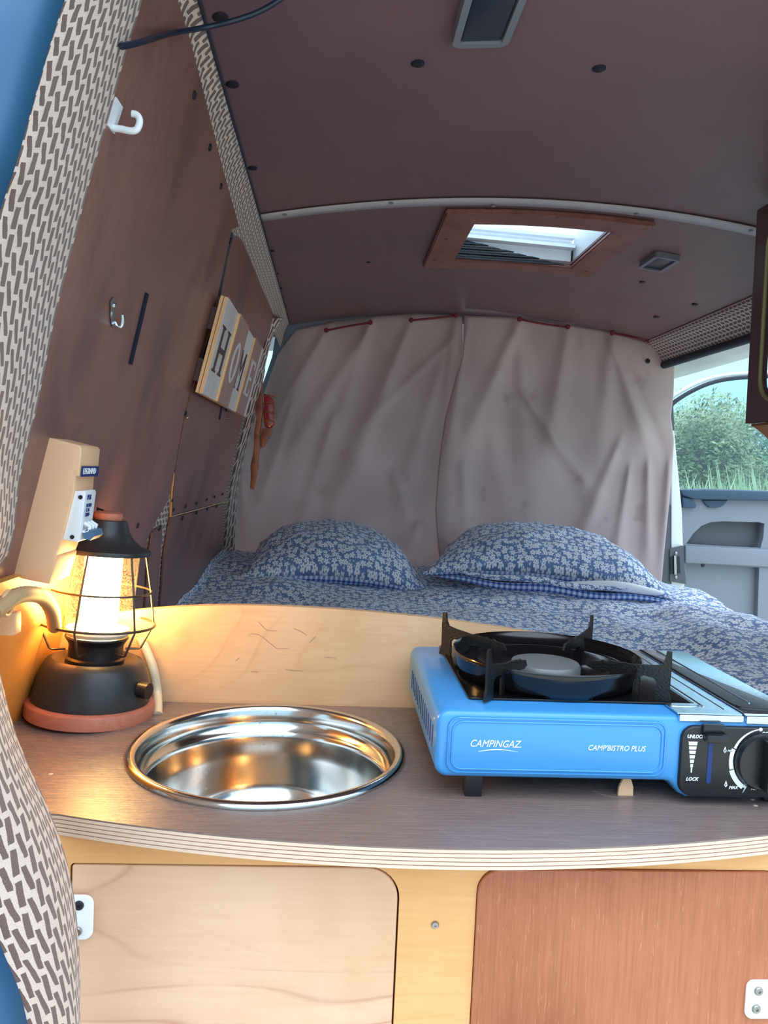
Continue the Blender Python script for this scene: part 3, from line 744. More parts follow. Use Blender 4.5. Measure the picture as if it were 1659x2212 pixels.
# splash board with arched top and yellow side board
def sp_z(x): return .727 - .2 * (x + .08) ** 2 if x > -.08 else .727 - .42 * (x + .08) ** 2
xs = [-.375 + .885 * i / 60 for i in range(61)]
sb = prism('splash_board', [(xs[0], .4), (xs[-1], .4)] + [(x, max(.60, sp_z(x))) for x in reversed(xs)], .980, .992, FXZ(0), 'splash')
thing(sb, 'pale scratched plywood board with arched top standing behind sink and stove', 'board')
# scratches on the splash board as shallow scored wires
scr = [[(505, 1402), (545, 1368), (575, 1382), (600, 1402), (625, 1400), (665, 1410)], [(620, 1353), (650, 1364), (675, 1382)], [(540, 1330), (560, 1345), (580, 1362), (620, 1360)], [(602, 1438), (622, 1447), (670, 1450)], [(690, 1420), (725, 1422), (728, 1430)], [(660, 1395), (690, 1368)], [(535, 1450), (565, 1452)], [(505, 1430), (522, 1418)]]
for s in scr:
    pts = resample(smooth_path([P(x, y, y=.9803) for x, y in s], 4), 12)
    tube('scratch', pts, [.0001 + .0005 * sin(pi * i / 11) for i in range(12)], 'ply_d', sb, 4)
yb = thing(prism('side_board', [(.70, .6165), (.979, .6165), (.979, .748), (.93, .79), (.84, .81), (.70, .81)], .0145, .022, (V((WA - WB * .6, 0, 0)), WF, WU, WN), 'sidey'), 'yellow plywood side board lit by the lantern at the left wall', 'board')

# ================================================================== LANTERN
lx = thing(empty('camping_lantern', (-.281, .925, WT), (R(-1.5), R(3.3), 0)), 'lit black camping lantern with wire cage on a terracotta wooden foot', 'lantern')
lathe('wooden_foot', [(0, .0005), (.0725, .0005), (.0735, .0015), (.0735, .0150), (.0725, .0165), (.0695, .0185), (0, .018)], 'redwood', lx, 64)
lathe('base_body', [(.067, .018), (.0675, .024), (.062, .048), (.058, .060), (.054, .066), (.048, .0685), (.041, .066), (.036, .063), (.034, .063), (0, .063)], 'black', lx, 64)
lathe('neck', [(.0335, .0625), (.0335, .068), (.031, .070), (.031, .084), (.033, .088), (.0365, .093), (.036, .095), (0, .095)], 'blackplastic', lx, 48)
lathe('bulb', [(0, .0955), (.0205, .0955), (.0215, .10), (.0210, .196), (0, .196)], 'bulb', lx, 32)
lathe('glow_ring', [(.034, .0955), (.0375, .100), (.036, .104), (.022, .1)], simple('cream_ring', (.9, .8, .62), .4), lx, 40)
lathe('glass_chimney', [(.0365, .101), (.038, .11), (.0405, .196)], 'chimney', lx, 48)
lathe('shade', [(.0, .2335), (.022, .233), (.0235, .229), (.026, .220), (.032, .211), (.041, .2035), (.0525, .199), (.0535, .1965), (.053, .194), (.05, .194), (.038, .200), (0, .2)], 'black', lx, 64)
lathe('wooden_cap', [(0, .2335), (.0165, .2335), (.0172, .236), (.0165, .2415), (.012, .2435), (0, .2435)], 'redwood', lx, 32)
ca = empty('cage'); ca.parent = lx
def ring(r, z): return [V((r * cos(2 * pi * i / 48), r * sin(2 * pi * i / 48), z)) for i in range(48)]
tube('cage_ring', ring(.0580, .150), .0013, 'wire', ca, 6, True)
tube('cage_ring', ring(.0650, .110), .0016, 'wire', ca, 6, True)
for k in range(6):
    a = R(-96 + 60 * k); c_, s_ = cos(a), sin(a)
    tube('cage_wire', [V((r * c_, r * s_, z)) for r, z in ((.047, .197), (.0575, .150), (.0640, .113), (.0645, .108), (.052, .080), (.049, .0785), (.034, .0785))], .0014, 'wire', ca, 6)
tube('knob', [V((.060, -.022, .040)), V((.072, -.026, .040))], .0095, 'blackplastic', lx, 20)
tube('handle_stub', [V((-.012, 0, .235)), V((-.013, 0, .246)), V((-.006, 0, .243))], .002, 'blackmetal', lx, 6)

# clear hose coming up beside the lantern
hs = tube('water_hose', smooth_path([P(303, 1380, y=.972), P(318, 1410, y=.968), P(332, 1450, y=.964), P(340, 1500, y=.962), P(341, 1545, z=.598)], 6), .0058, 'hose', None, 12)
thing(hs, 'milky hose rising from the worktop between lantern and sink', 'hose')

# ================================================================== BREAKER BOX ON THE WALL
bx = thing(empty('breaker_box', Wp(40, 1245, .012)), 'beige electrical box with white breaker on the left wall above the lantern', 'electrical box')
def Bq(px, py, y): return P(px, py, y=y)
YB0, YB1 = .790, .852
side = [(66, 935), (171, 962), (176, 968), (170, 1028), (162, 1030), (160, 1062), (133, 1168), (120, 1200), (122, 1206), (105, 1262), (20, 1245)]
f0 = [Bq(x, y, YB0) for x, y in side]
def seg_box(nm, pts, y0, y1, mat, bev=0.0015):
    o = prism(nm, [(p.x, p.z) for p in pts], y0, y1, FXZ(0), mat, None, bev=bev); par(o, bx); return o
seg_box('enclosure', f0, YB0, YB1, 'beigebox')
lb = [Bq(x, y, YB0 + .001) for x, y in ((171, 1006), (173, 1006), (171, 1028), (169, 1028))]
q0, q1 = Bq(170.5, 1030, YB0), Bq(173.5, 1007, YB0)
o = link('blue_label', prism_bm([(q0.x + .0002, q0.z), (q0.x + .0012, q0.z), (q1.x + .0012, q1.z), (q1.x + .0002, q1.z)], [], YB0 + .004, YB1 - .004, FXZ(0)), 'bluedark', None); par(o, bx)
text('label_text', 'LEGRAND', 'whiteprint', bx, q0.lerp(q1, .25) + V((.0016, .006, 0)), V((0, 1, 0)), (q1 - q0), .009, .1, sx=1.0).matrix_parent_inverse = Matrix.Translation(-bx.location)
# white breaker module
br = [Bq(x, y, YB0 + .004) for x, y in ((160, 1061), (182, 1060), (184, 1066), (171, 1168), (166, 1171), (134, 1166))]
bk = seg_box('breaker', br, YB0 + .004, YB0 + .040, 'whiteplastic', .001)
for px, py in ((174, 1074), (156, 1160)):
    c = Bq(px, py, YB0 + .004); o = lathe('rivet_hole', [(0, -.0004), (.0022, -.0004), (.0022, .0006), (0, .0003)], 'darkhole', None, 12, c, axrot((0, -1, 0))); o.parent = bk
a0, a1 = Bq(171, 1168, YB0), Bq(184, 1066, YB0); U_ = (a1 - a0).normalized(); Nf = V((U_.z, 0, -U_.x))
def on_face(h, y, d): return a0 + U_ * h + Nf * d + V((0, y, 0))
Lf = (a1 - a0).length
for k, yy in enumerate((.010, .020, .030)):
    o = link('breaker_guard', tube_bm([on_face(Lf * .16, yy, .000), on_face(Lf * .20, yy, .005), on_face(Lf * .30, yy, .006), on_face(Lf * .36, yy, .0)], .0022, 8), 'whiteplastic', None, True, 60)
    o.parent = bk
o = link('breaker_lever', tube_bm([on_face(Lf * .13, .008, .006), on_face(Lf * .13, .038, .006)], .006, 6), 'bluelever', None, True, 30); o.parent = bk
for h, s in ((.86, 'PLB'), (.70, 'N 1PN'), (.60, 'C 16'), (.50, '230V~')):
    o = text('breaker_text', s, 'bluedark', bk, on_face(Lf * h, .008, .0004), V((0, 1, 0)), U_, .0075 if h > .8 else .0055)
# corrugated pipe with clip under the box
cpth = smooth_path([Wp(-14, 1322, .040), Wp(8, 1306, .042), Wp(30, 1290, .044), Wp(60, 1283, .046), Wp(92, 1290, .046), Wp(112, 1318, .044), Wp(118, 1355, .040)], 8)
cp = tube('conduit_pipe', cpth, [.0074 + (.0006 if i % 2 else 0) for i in range(len(cpth))], 'conduit', None, 12)
thing(cp, 'cream corrugated pipe bending behind the lantern below the electrical box', 'pipe')
cl = thing(empty('pipe_clip', P(12, 1325, y=.80)), 'cream pipe clip holding the corrugated pipe at the left edge', 'clip')
tube('clip_ring', [Wp(16, 1303, .042) + V((0, .011 * cos(a), .011 * sin(a))) for a in [2 * pi * i / 16 for i in range(16)]], .002, 'beigebox', cl, 6, True).matrix_parent_inverse = Matrix.Translation(-cl.location)
q_ = Wp(14, 1332, .026); o = box('clip_foot', q_.x - .004, q_.x + .012, q_.y - .012, q_.y + .006, q_.z - .016, q_.z + .006, 'beigebox', cl, .001); o.matrix_parent_inverse = Matrix.Translation(-cl.location)

# ================================================================== STOVE
st = thing(empty('gas_stove', (.27, .83, WT)), 'blue portable gas stove with black pan support standing on the worktop', 'stove')
SI = Matrix.Translation(-st.location)
def S(o, p=None):
    o.parent = p or st; o.matrix_parent_inverse = SI; return o
X0, XM, X1 = .104, .336, .462
def rr_body():
    z0, z1, zl = .622, .686, .6065
    pts = []
    pts += [(X0 + .012 - .012 * sin(a), z0 + .012 - .012 * cos(a)) for a in [R(90 - 15 * k) for k in range(7)]]
    pts += [(XM - .012, z0), (XM - .006, z0 - .001), (XM - .0005, z0 - .006), (XM + .004, z0 - .0115), (XM + .012, zl), (X1 - .01, zl), (X1 - .003, zl + .003), (X1, zl + .01)]
    pts += [(X1, z1 - .008), (X1 - .008, z1)]
    pts += [(X0 + .012 - .012 * cos(a), z1 - .012 + .012 * sin(a)) for a in [R(90 - 15 * k) for k in range(7)]]
    return pts
S(prism('stove_body', rr_body(), .699, .962, FXZ(0), 'blue', None, bev=.006))
# raised front panel
for ins, d in ((0, .0), (.0035, .0007)):
    rr_ = rrect(.1150 + ins, .3225 - ins, .6285 + ins * .9, .6800 - ins * .9, .010)
    S(prism('front_panel', rr_, .6976 - d, .702, FXZ(0), 'blue', None, bev=.0009))
    S(tube('panel_ridge', [V((a, .6974 - d, b2)) for a, b2 in rr_], .0009, 'blue', None, 6, True))
B0 = P(1010, 1612, y=.6965)
S(text('logo_text', 'CAMPINGAZ.', 'whiteprint', st, V((.1350, .6966, .6530)), V((1, 0, 0)), V((0, 0, 1)), .0096, .32, thick=.0002, sx=.86))
sw = [V((.1440 + .038 * t, .6968, .6485 + .0022 * sin(pi * t) * 1)) for t in [i / 10 for i in range(11)]]
S(tube('logo_swoosh', sw, [.0001 + .00045 * sin(pi * min(1, i / 10 + .08)) for i in range(11)], 'whiteprint', None, 4))
S(text('model_text', "CAMP'BISTRO PLUS", 'whiteprint', st, V((.2475, .6966, .6520)), V((1, 0, 0)), V((0, 0, 1)), .0072, .28, thick=.0002, sx=.90))
# vent slots on the left side
for k in range(13):
    y = .722 + k * .0165
    S(prism('vent_slot', rrect(y, y + .0050, .642, .664, .0022, 4), X0 - .0004, X0 + .004, FYZ(0), 'bluedark', None))
# feet
for x, y in ((.1435, .715), (.1435, .935), (.445, .935)):
    S(box('foot', x - .0085, x + .0085, y - .007, y + .007, WT + .0003, .626, 'blackplastic', None, .0015))
S(box('foot', .43, .447, .708, .722, WT + .0003, .609, 'blackplastic', None, .0015))
# black enamel plate with blue lip
S(prism('top_plate', rrect(.139, .366, .733, .955, .004), .6865, .6885, FXY(0), 'enamel', None, bev=.0006))
PX, PY = .2400, .826
S(lathe('drip_pan', [(.040, .6895), (.056, .6900), (.066, .6935), (.078, .7005), (.0850, .7030), (.0868, .7035), (.0885, .7015), (.0935, .7030), (.0985, .7125), (.1010, .7155), (.1022, .7145), (.1005, .7095), (.0985, .699), (.0955, .6888), (.06, .6886), (.040, .6886)], 'enamel', None, 96, V((PX, PY, 0)), angle=80))
S(lathe('burner_head', [(0, .7045), (.030, .7045), (.0365, .7035), (.0385, .700), (.0385, .690), (0, .690)], 'greymetal', None, 48, V((PX, PY, 0))))
S(disc('brass_jet', (.168, .768, .6885), (0, 0, 1), .005, .008, 'brass', None, 12))
S(disc('ignition_cup', (.1585, .862, .688), (0, 0, 1), .014, .014, 'enamel', None, 20))
# trivet arms: upright plates on the diagonals, each with an arched hole and a horn
arm = [(.048, .708), (.052, .7145), (.062, .7155), (.064, .7175), (.070, .7165), (.074, .7185), (.080, .7175), (.086, .7190), (.094, .7185), (.116, .7215), (.1255, .7235), (.1285, .7300), (.1300, .7385), (.1345, .7385), (.1350, .7240), (.1345, .700), (.1375, .688), (.1210, .688), (.1215, .7050), (.1190, .7085), (.1080, .7095), (.1045, .7060), (.1040, .688), (.098, .688), (.098, .705), (.088, .7055), (.070, .7065), (.056, .7055)]
for a in (45, 135, 225, 315):
    a = R(a + 5); d = V((cos(a), sin(a), 0)); nn = V((-sin(a), cos(a), 0))
    S(prism('trivet_arm', arm, -.0013, .0013, (V((PX, PY, 0)), d, V((0, 0, 1)), nn), 'blackmetal', None, smooth=False))
# steel cover sheet and cartridge lid
S(prism('steel_sheet', [(.335, .7015), (.3985, .7015), (.3985, .9615), (.3665, .9615), (.3665, .7335), (.335, .7335)], .6868, .6884, FXY(0), 'steelsheet', None, bev=0))
S(prism('sheet_lip', rrect(.335, .3980, .6815, .6880, .001), .6968, .7022, FXZ(0), 'steelsheet', None, bev=.0008))
S(prism('cartridge_lid', rrect(.4005, X1, .7015, .9615, .003), .6868, .6893, FXY(0), 'steelsheet', None, bev=.001))
S(prism('lid_lip', rrect(.4005, X1, .6805, .6880, .001), .6962, .7022, FXZ(0), 'steelsheet', None, bev=.0008))
S(tube('sheet_bead', smooth_path([V((.371, .955, .6885)), V((.371, .742, .6885)), V((.368, .728, .6885)), V((.360, .722, .6885)), V((.338, .722, .6885))], 6), .0007, 'steelsheet', None, 8))
S(tube('sheet_bead', [V((.388, .958, .6885)), V((.388, .715, .6885))], .0005, 'steelsheet', None, 8))
S(tube('lid_groove', smooth_path([V((.4030, .958, .6892)), V((.4030, .745, .6892)), V((.4045, .728, .6892)), V((.412, .716, .6892)), V((.458, .712, .6892))], 6), .0016, 'blackplastic', None, 8))
S(tube('lid_bead', [V((.424, .958, .6895)), V((.424, .735, .6895))], .0008, 'steelsheet', None, 8))
# control panel
cpn = S(prism('control_panel', rrect(.3375, X1 + .002, .6100, .6780, .013), .6945, .7015, FXZ(0), 'blackplastic', None, bev=.002)); YC = .6943
def CPp(px, py): return P(px, py, y=YC)
def T(s, px, py, size, sh=.3, mat='whiteprint', **k):
    q = text('panel_text', s, mat, cpn, CPp(px, py), V((1, 0, 0)), V((0, 0, 1)), size, sh, thick=.0002, **k); return q
T('UNLOCK', 1484, 1594, .0047, sx=.85, bold=.0001); T('LOCK', 1481, 1686, .0047, sx=.95, bold=.0001)
T('MAX', 1574, 1704, .0040, bold=.0001); T('IGNITION', 1622, 1706, .0046, bold=.0001); T('MIN', 1571, 1624, .0028); T('OFF', 1644, 1588, .0046, bold=.0001)
for k, (wd_, hh) in enumerate(((.0088, .0034), (.0076, .0030), (.0064, .0030), (.0052, .0030), (.0040, .0030), (.0026, .003), (.0012, .0046))):
    c = CPp(1497 - k * .6, 1606 + k * 9.6)
    q = prism('lock_bar', [(c.x - wd_ / 2 * .88, c.z - hh / 2), (c.x + wd_ / 2 * .88, c.z - hh / 2), (c.x + wd_ / 2, c.z + hh / 2), (c.x - wd_ / 2, c.z + hh / 2)], YC - .0002, YC + .0004, FXZ(0), 'whiteprint', None); q.parent = cpn
def Cc(o): o.parent = cpn; return o
c0, c1 = CPp(1536, 1600), CPp(1530, 1692)
Cc(prism('slider_slot', rrect(c0.x - .0022, c0.x + .0022, c1.z, c0.z, .002), YC - .0003, YC + .001, FXZ(0), 'bluedark', None))
Cc(box('slider_hood', c0.x - .010, c0.x + .012, YC - .004, YC + .002, c0.z + .008, c0.z + .0165, 'blackplastic', None, .002))
Cc(box('lock_slider', c0.x - .009, c0.x + .013, YC - .010, YC + .001, c0.z + .0005, c0.z + .0085, 'blackplastic', None, .002))
kc = CPp(1646, 1644)
Cc(lathe('ignition_knob', [(0, -.001), (.0275, -.001), (.0275, .003), (.0255, .007), (.0, .008)], 'blackplastic', None, 48, kc, axrot((0, -1, 0))))
Cc(box('knob_grip', kc.x - .005, kc.x + .005, YC - .020, YC - .005, kc.z - .024, kc.z + .024, 'blackplastic', None, .002))
Cc(box('knob_pointer', kc.x + .002, kc.x + .0045, YC - .0204, YC - .019, kc.z + .006, kc.z + .021, 'whiteprint', None, .0003))
def arcseg(a0, a1, r0, r1):
    n = 10; o1 = [(kc.x + r1 * cos(R(a0 + (a1 - a0) * i / n)), kc.z + r1 * sin(R(a0 + (a1 - a0) * i / n))) for i in range(n + 1)]
    o2 = [(kc.x + r0(i / n) * cos(R(a0 + (a1 - a0) * i / n)), kc.z + r0(i / n) * sin(R(a0 + (a1 - a0) * i / n))) for i in range(n + 1)]
    Cc(prism('scale_band', o1 + o2[::-1], YC - .0002, YC + .0004, FXZ(0), 'whiteprint', None))
arcseg(100, 157, lambda t: .0305 - .0018 * t, .0312); arcseg(159, 196, lambda t: .0288 - .0003 * t, .0325); arcseg(198, 236, lambda t: .0285, .0332)
Cc(disc('scale_dot', kc + V((-.0035, -.0, .0305)), (0, -1, 0), .0018, .0004, 'whiteprint', None, 12))
z_ = CPp(1609, 1700)
Cc(prism('bolt_mark', [(z_.x - .002, z_.z - .006), (z_.x + .0018, z_.z + .0006), (z_.x - .0002, z_.z + .0006), (z_.x + .0024, z_.z + .006), (z_.x - .0022, z_.z - .0006), (z_.x, z_.z - .0006)], YC - .0002, YC + .0004, FXZ(0), 'whiteprint', None))
for px, py in ((1568, 1694), (1566, 1620)):
    q = CPp(px, py)
    Cc(prism('flame_mark', [(q.x, q.z - .003), (q.x + .0016, q.z - .001), (q.x, q.z + .0035), (q.x - .0016, q.z - .001)], YC - .0002, YC + .0004, FXZ(0), 'whiteprint', None, [[(q.x, q.z - .002), (q.x + .0008, q.z - .0008), (q.x, q.z + .0015), (q.x - .0008, q.z - .0008)]]))

# ================================================================== BED
bd = thing(empty('bed_base', (.4, 1.8, 0)), 'plywood bed platform with mattress hidden under the floral quilt', 'bed')
o = box('bed_box', -.33, 1.08, 1.0, 2.62, .0, .34, 'splash', None); par(o, bd)
o = box('mattress', -.325, 1.07, 1.0, 2.60, .341, .515, 'whitewash', None, .03); par(o, bd)
def sm(a, b_, x):
    t = min(1, max(0, (x - a) / (b_ - a))); return t * t * (3 - 2 * t)
def quilt_z(x, y):
    z = .540 + .028 * sm(1.9, 2.4, y)
    z += .012 * noise.noise(V((x * 3, y * 4, 1.3))) + .010 * noise.noise(V((x * 7 + 3, y * 9, 4.2)))
    z += .007 * (1 - abs(noise.noise(V((x * 5 + y * 6, y * 4 - x * 3, 2.2)))) * 2.2)
    z += .035 * sm(1.9, 2.55, y) * sm(.02, -.25, x)
    z += .030 * exp(-((x - 1.03) / .11) ** 2) * sm(2.4, 1.8, y)                # ridge along the right side
    z += .02 * exp(-((x - .98 + .2 * (2.2 - y)) / .05) ** 2) * sm(2.4, 1.7, y)
    z += .012 * sin((x + y * .7) * 16) * exp(-((x - .75) / .3) ** 2) * sm(2.2, 1.6, y)
    return z
rows = []; uvs = []
NX, NY = 150, 150
for j in range(NY + 1):
    y = 1.0 + 1.64 * j / NY
    r = []; ur = []
    for i in range(NX + 1):
        s = i / NX * 1.72; x = -.40 + s
        lim = 1.13 + .02 * sin(y * 9) - .02 * sm(2.2, 1.4, y)
        z = quilt_z(min(x, lim), y)
        if x > lim:
            d = x - lim; z -= min(d, .03) * .5 + max(0, d - .02) * .95; xx = lim + min(d, .05) * .8 + .015 * sin(y * 30) * sm(0, .1, d)
        else: xx = x
        wx = wallx(z) + .016
        if xx < wx: z += (wx - xx) * .4; xx = wx + .001 * i
        r.append(V((xx, y, z))); ur.append((s, y))
    rows.append(r); uvs.append(ur)
qu = grid('quilt', rows, 'floral', None, uvs, thick=.004)
thing(qu, 'blue floral quilt with white blossoms spread over the bed', 'quilt')

def pillow(label, c, w, d, h, rot, seed, under=False):
    t = thing(empty('pillow', c, rot), label, 'pillow', 'floral pillows on the bed')
    n = 44
    def pt(u, v, s):
        k = max(0, 1 - abs(u) ** 2.2) ** .62 * max(0, 1 - abs(v) ** 2.2) ** .62
        ex = 1 - .16 * (1 - abs(v) ** 1.6) * abs(u) ** 3; ey = 1 - .12 * (1 - abs(u) ** 1.6) * abs(v) ** 3
        x, y = u * w / 2 * ex, v * d / 2 * ey
        x *= 1 - .20 * sm(-.2, 1, v)                # far end pulled in
        wr = .012 * noise.noise(V((u * 2.5 + seed, v * 2.5, s))) + .007 * noise.noise(V((u * 8 + seed, v * 5, s + 4)))
        edge = 1 - max(abs(u), abs(v)) ** 6
        return V((x, y, s * h * (.5 if s > 0 else .32) * k - .035 * abs(u) ** 2.5 * (1 if s > 0 else 1) + wr * min(1, edge + .15)))
    for s, nm, mt in ((1, 'pillowcase_top', 'floral'), (-1, 'pillowcase_back', 'gingham')):
        rows = [[pt(-1 + 2 * i / n, -1 + 2 * j / n, s) for i in range(n + 1)] for j in range(n + 1)]
        uv = [[((i / n) * w * (1.08), (j / n) * d * 1.15) for i in range(n + 1)] for j in range(n + 1)]
        grid(nm, rows, mt, t, uv, thick=.002)
    if under:
        # open hem: band of floral cloth, white inner pillow and gingham lip along the front edge
        for nm, mt, dz, dy, u0, u1, hh in (('case_hem', 'floral', -.012, -.012, -.72, .60, .018), ('inner_pillow', 'whiteplastic', -.010, -.003, .1, .86, .030), ('gingham_hem', 'gingham', -.036, -.008, -.86, .93, .024)):
            rows = []; uv = []
            for j in range(7):
                row = []; ur = []
                for i in range(41):
                    u = u0 + (u1 - u0) * i / 40; th = -pi / 2 + pi * j / 6
                    env = (sin(pi * i / 40)) ** .45
                    row.append(V((u * w / 2, -d / 2 * .95 + dy - .012 * cos(th) * env - .012 * (1 - u * u), dz + hh / 2 * sin(th) * env + .004 * sin(u * 9 + dz * 300)))); ur.append((u * w / 2, j * .006))
                rows.append(row); uv.append(ur)
            grid(nm, rows, mt, t, uv, thick=.0015)
    return t
pillow('blue floral pillow on the left, half tucked under the quilt', (.005, 2.43, .622), .60, .44, .21, (R(10), R(3), R(4)), 1.0)
pillow('blue floral pillow on the right showing its gingham lining', (.670, 2.40, .648), .76, .44, .205, (R(8), R(3), R(-8)), 5.0, True)

# ================================================================== CURTAINS
def coons(Lp, Rp, Tp, Bp, nu, nv):
    Lr, Rr = resample([(*p, 0) for p in Lp], nv + 1), resample([(*p, 0) for p in Rp], nv + 1)
    Tr, Br = resample([(*p, 0) for p in Tp], nu + 1), resample([(*p, 0) for p in Bp], nu + 1)
    out = []
    for j in range(nv + 1):
        v = j / nv; row = []
        for i in range(nu + 1):
            u = i / nu
            p = Lr[j] * (1 - u) + Rr[j] * u + Tr[i] * (1 - v) + Br[i] * v - (Lr[0] * (1 - u) * (1 - v) + Rr[0] * u * (1 - v) + Lr[nv] * (1 - u) * v + Rr[nv] * u * v)
            row.append((p.x, p.y))
        out.append(row)
    return out
def fold_field(folds):
    def f(px, py):
        s = 0
        for (x0, y0, x1, y1, wd_, amp) in folds:
            dx, dy = x1 - x0, y1 - y0; L = sqrt(dx * dx + dy * dy)
            t = ((px - x0) * dx + (py - y0) * dy) / (L * L); d = ((px - x0) * dy - (py - y0) * dx) / L
            wl_ = wd_ * (.7 + 1.1 * min(1, max(0, t)))
            s += .9 * amp * exp(-(d / wl_) ** 2) * sm(-.12, .12, t) * sm(1.12, .75, t)
        return s
    return f
def curtain(name, label, Lp, Rp, Tp, Bp, folds, yb, seed, side):
    px = coons(Lp, Rp, Tp, Bp, 130, 110); ff = fold_field(folds)
    rows = []; uv = []
    for r in px:
        row = []; ur = []
        for x, y in r:
            q = P(x, y, y=yb)
            dn = sm(690, 1100, y)
            dsp = ff(x, y) + .006 * noise.noise(V((x / 60 + seed, y / 150, 0))) + .012 * dn * sin(x / 30 + 1.3 * sin(y / 160) + seed)
            dsp += .02 * noise.noise(V((x / 160 + seed, y / 260, 3)))
            q = P(x, y, y=yb - dsp - .03 * dn)
            row.append(q); ur.append((q.x, q.z))
        rows.append(row); uv.append(ur)
    o = grid(name, rows, 'curtain', None, uv, thick=.0012)
    return thing(o, label, 'curtain', 'taupe curtains behind the bed')
foldsL = [(705, 713, 560, 960, 14, .030), (800, 700, 610, 1010, 16, .024), (800, 700, 700, 1000, 14, .018), (890, 692, 700, 1150, 18, .026), (985, 690, 860, 1120, 16, .020), (985, 690, 935, 1100, 9, .020),
          (720, 900, 640, 1180, 14, .020), (980, 730, 740, 960, 10, .012), (850, 1020, 900, 1180, 16, .018), (905, 1130, 880, 1200, 14, .025), (520, 1000, 535, 1200, 14, .030), (640, 850, 545, 1130, 10, .016)]
cuL = curtain('curtain', 'taupe curtain hanging on the left behind the pillows', [(640, 712), (600, 765), (570, 850), (540, 930), (512, 1000), (498, 1070), (500, 1150), (512, 1230), (515, 1300)],
              [(998, 682), (1000, 740), (1003, 790), (985, 900), (968, 1000), (962, 1100), (962, 1180), (970, 1290)], [(640, 712), (720, 694), (800, 684), (900, 677), (998, 682)], [(515, 1300), (970, 1290)], foldsL, 2.715, 0, -1)
foldsR = [(1010, 700, 960, 1000, 10, .022), (1122, 690, 990, 1000, 16, .024), (1122, 690, 1140, 1050, 18, .016), (1130, 850, 1290, 1080, 12, .020), (1228, 705, 1180, 1000, 16, .018), (1322, 722, 1400, 960, 14, .030), (1322, 722, 1290, 1050, 18, .018),
          (1322, 722, 1440, 1000, 10, -.018), (1400, 1000, 1400, 1230, 10, .024), (1340, 950, 1240, 1200, 12, .018), (1000, 1000, 1010, 1180, 14, .018), (1360, 1010, 1330, 1220, 9, .020), (1445, 1000, 1428, 1250, 8, .02), (1060, 900, 1090, 1130, 22, .016)]
cuR = curtain('curtain', 'taupe curtain hanging on the right, next to the open side door', [(1003, 682), (1000, 770), (985, 815), (962, 900), (948, 1000), (940, 1100), (946, 1180), (960, 1290)],
              [(1457, 772), (1455, 850), (1449, 900), (1456, 950), (1450, 1040), (1442, 1120), (1434, 1200), (1426, 1300)], [(1003, 682), (1122, 686), (1228, 702), (1330, 718), (1400, 740), (1457, 772)], [(960, 1290), (1426, 1300)], foldsR, 2.685, 7, 1)
disc('eyelet', P(1399, 780, y=2.665), (0, -1, 0), .009, .002, 'darkhole', cuR, 14)
for pts, par_, in (([(705, 714), (755, 704), (800, 697)], cuL), ([(888, 692), (940, 687), (985, 682)], cuL), ([(1122, 690), (1175, 700), (1226, 707)], cuR), ([(1322, 720), (1360, 727), (1400, 735)], cuR)):
    ws = [P(x, y, y=2.655) for x, y in pts]
    tube('elastic_cord', smooth_path(ws, 4), .0035, 'redcord', par_, 6)
    for q in (ws[0], ws[-1]): disc('curtain_hook', q + V((0, -.002, 0)), (0, -1, 0), .0085, .008, 'redcord', par_, 10)

# ================================================================== WALL FITTINGS
# white adhesive hook
hk = thing(empty('wall_hook', Wp(243, 250, .014)), 'white plastic hook stuck on the upper left wall', 'hook')
HI = Matrix.Translation(-hk.location)
a = [Wp(252, 210, .016), Wp(266, 232, .016), Wp(248, 290, .016), Wp(234, 272, .016)]
bm = bmesh.new(); f = [bm.verts.new(p) for p in a]; g_ = [bm.verts.new(p - WN * .003) for p in a]
bm.faces.new(f); bm.faces.new(g_[::-1]); [bm.faces.new((f[i], f[(i + 1) % 4], g_[(i + 1) % 4], g_[i])) for i in range(4)]
o = link('backplate', bm, 'whiteplastic', hk); o.matrix_parent_inverse = HI
yy = Wp(245, 277, .016).y
arm_ = [Wp(245, 277, .016), P(262, 279, y=yy), P(283, 283, y=yy), P(295, 280, y=yy), P(301, 268, y=yy), P(301, 256, y=yy), P(295, 248, y=yy), P(285, 245, y=yy)]
o = tube('hook_arm', smooth_path(arm_, 4), .0032, 'whiteplastic', hk, 10); o.matrix_parent_inverse = HI
# small chrome hook
ch = thing(empty('wall_hook', Wp(247, 670, .014)), 'small chrome screw-on hook on the left wall beside the black strip', 'hook')
HI = Matrix.Translation(-ch.location)
pts = [(245, 642), (252, 650), (250, 665), (248, 690), (250, 704), (243, 706), (239, 690), (239, 665), (238, 652)]
bm = bmesh.new(); f = [bm.verts.new(Wp(x, y, .016)) for x, y in pts]; g_ = [bm.verts.new(Wp(x, y, .0145)) for x, y in pts]
bm.faces.new(f); bm.faces.new(g_[::-1]); [bm.faces.new((f[i], f[(i + 1) % 9], g_[(i + 1) % 9], g_[i])) for i in range(9)]
o = link('hook_plate', bm, 'chrome', ch); o.matrix_parent_inverse = HI
q = Wp(249, 696, .016)
o = tube('hook_arm', smooth_path([q, q + WN * .003 + V((0, 0, -.004)), q + WN * .007 + V((0, 0, -.003)), q + WN * .0085 + V((0, 0, .004)), q + WN * .008 + V((0, 0, .010))], 4), .0018, 'chrome', ch, 8); o.matrix_parent_inverse = HI
o = screw(Wp(247, 661, .016), WN, .004, ch); o.matrix_parent_inverse = HI
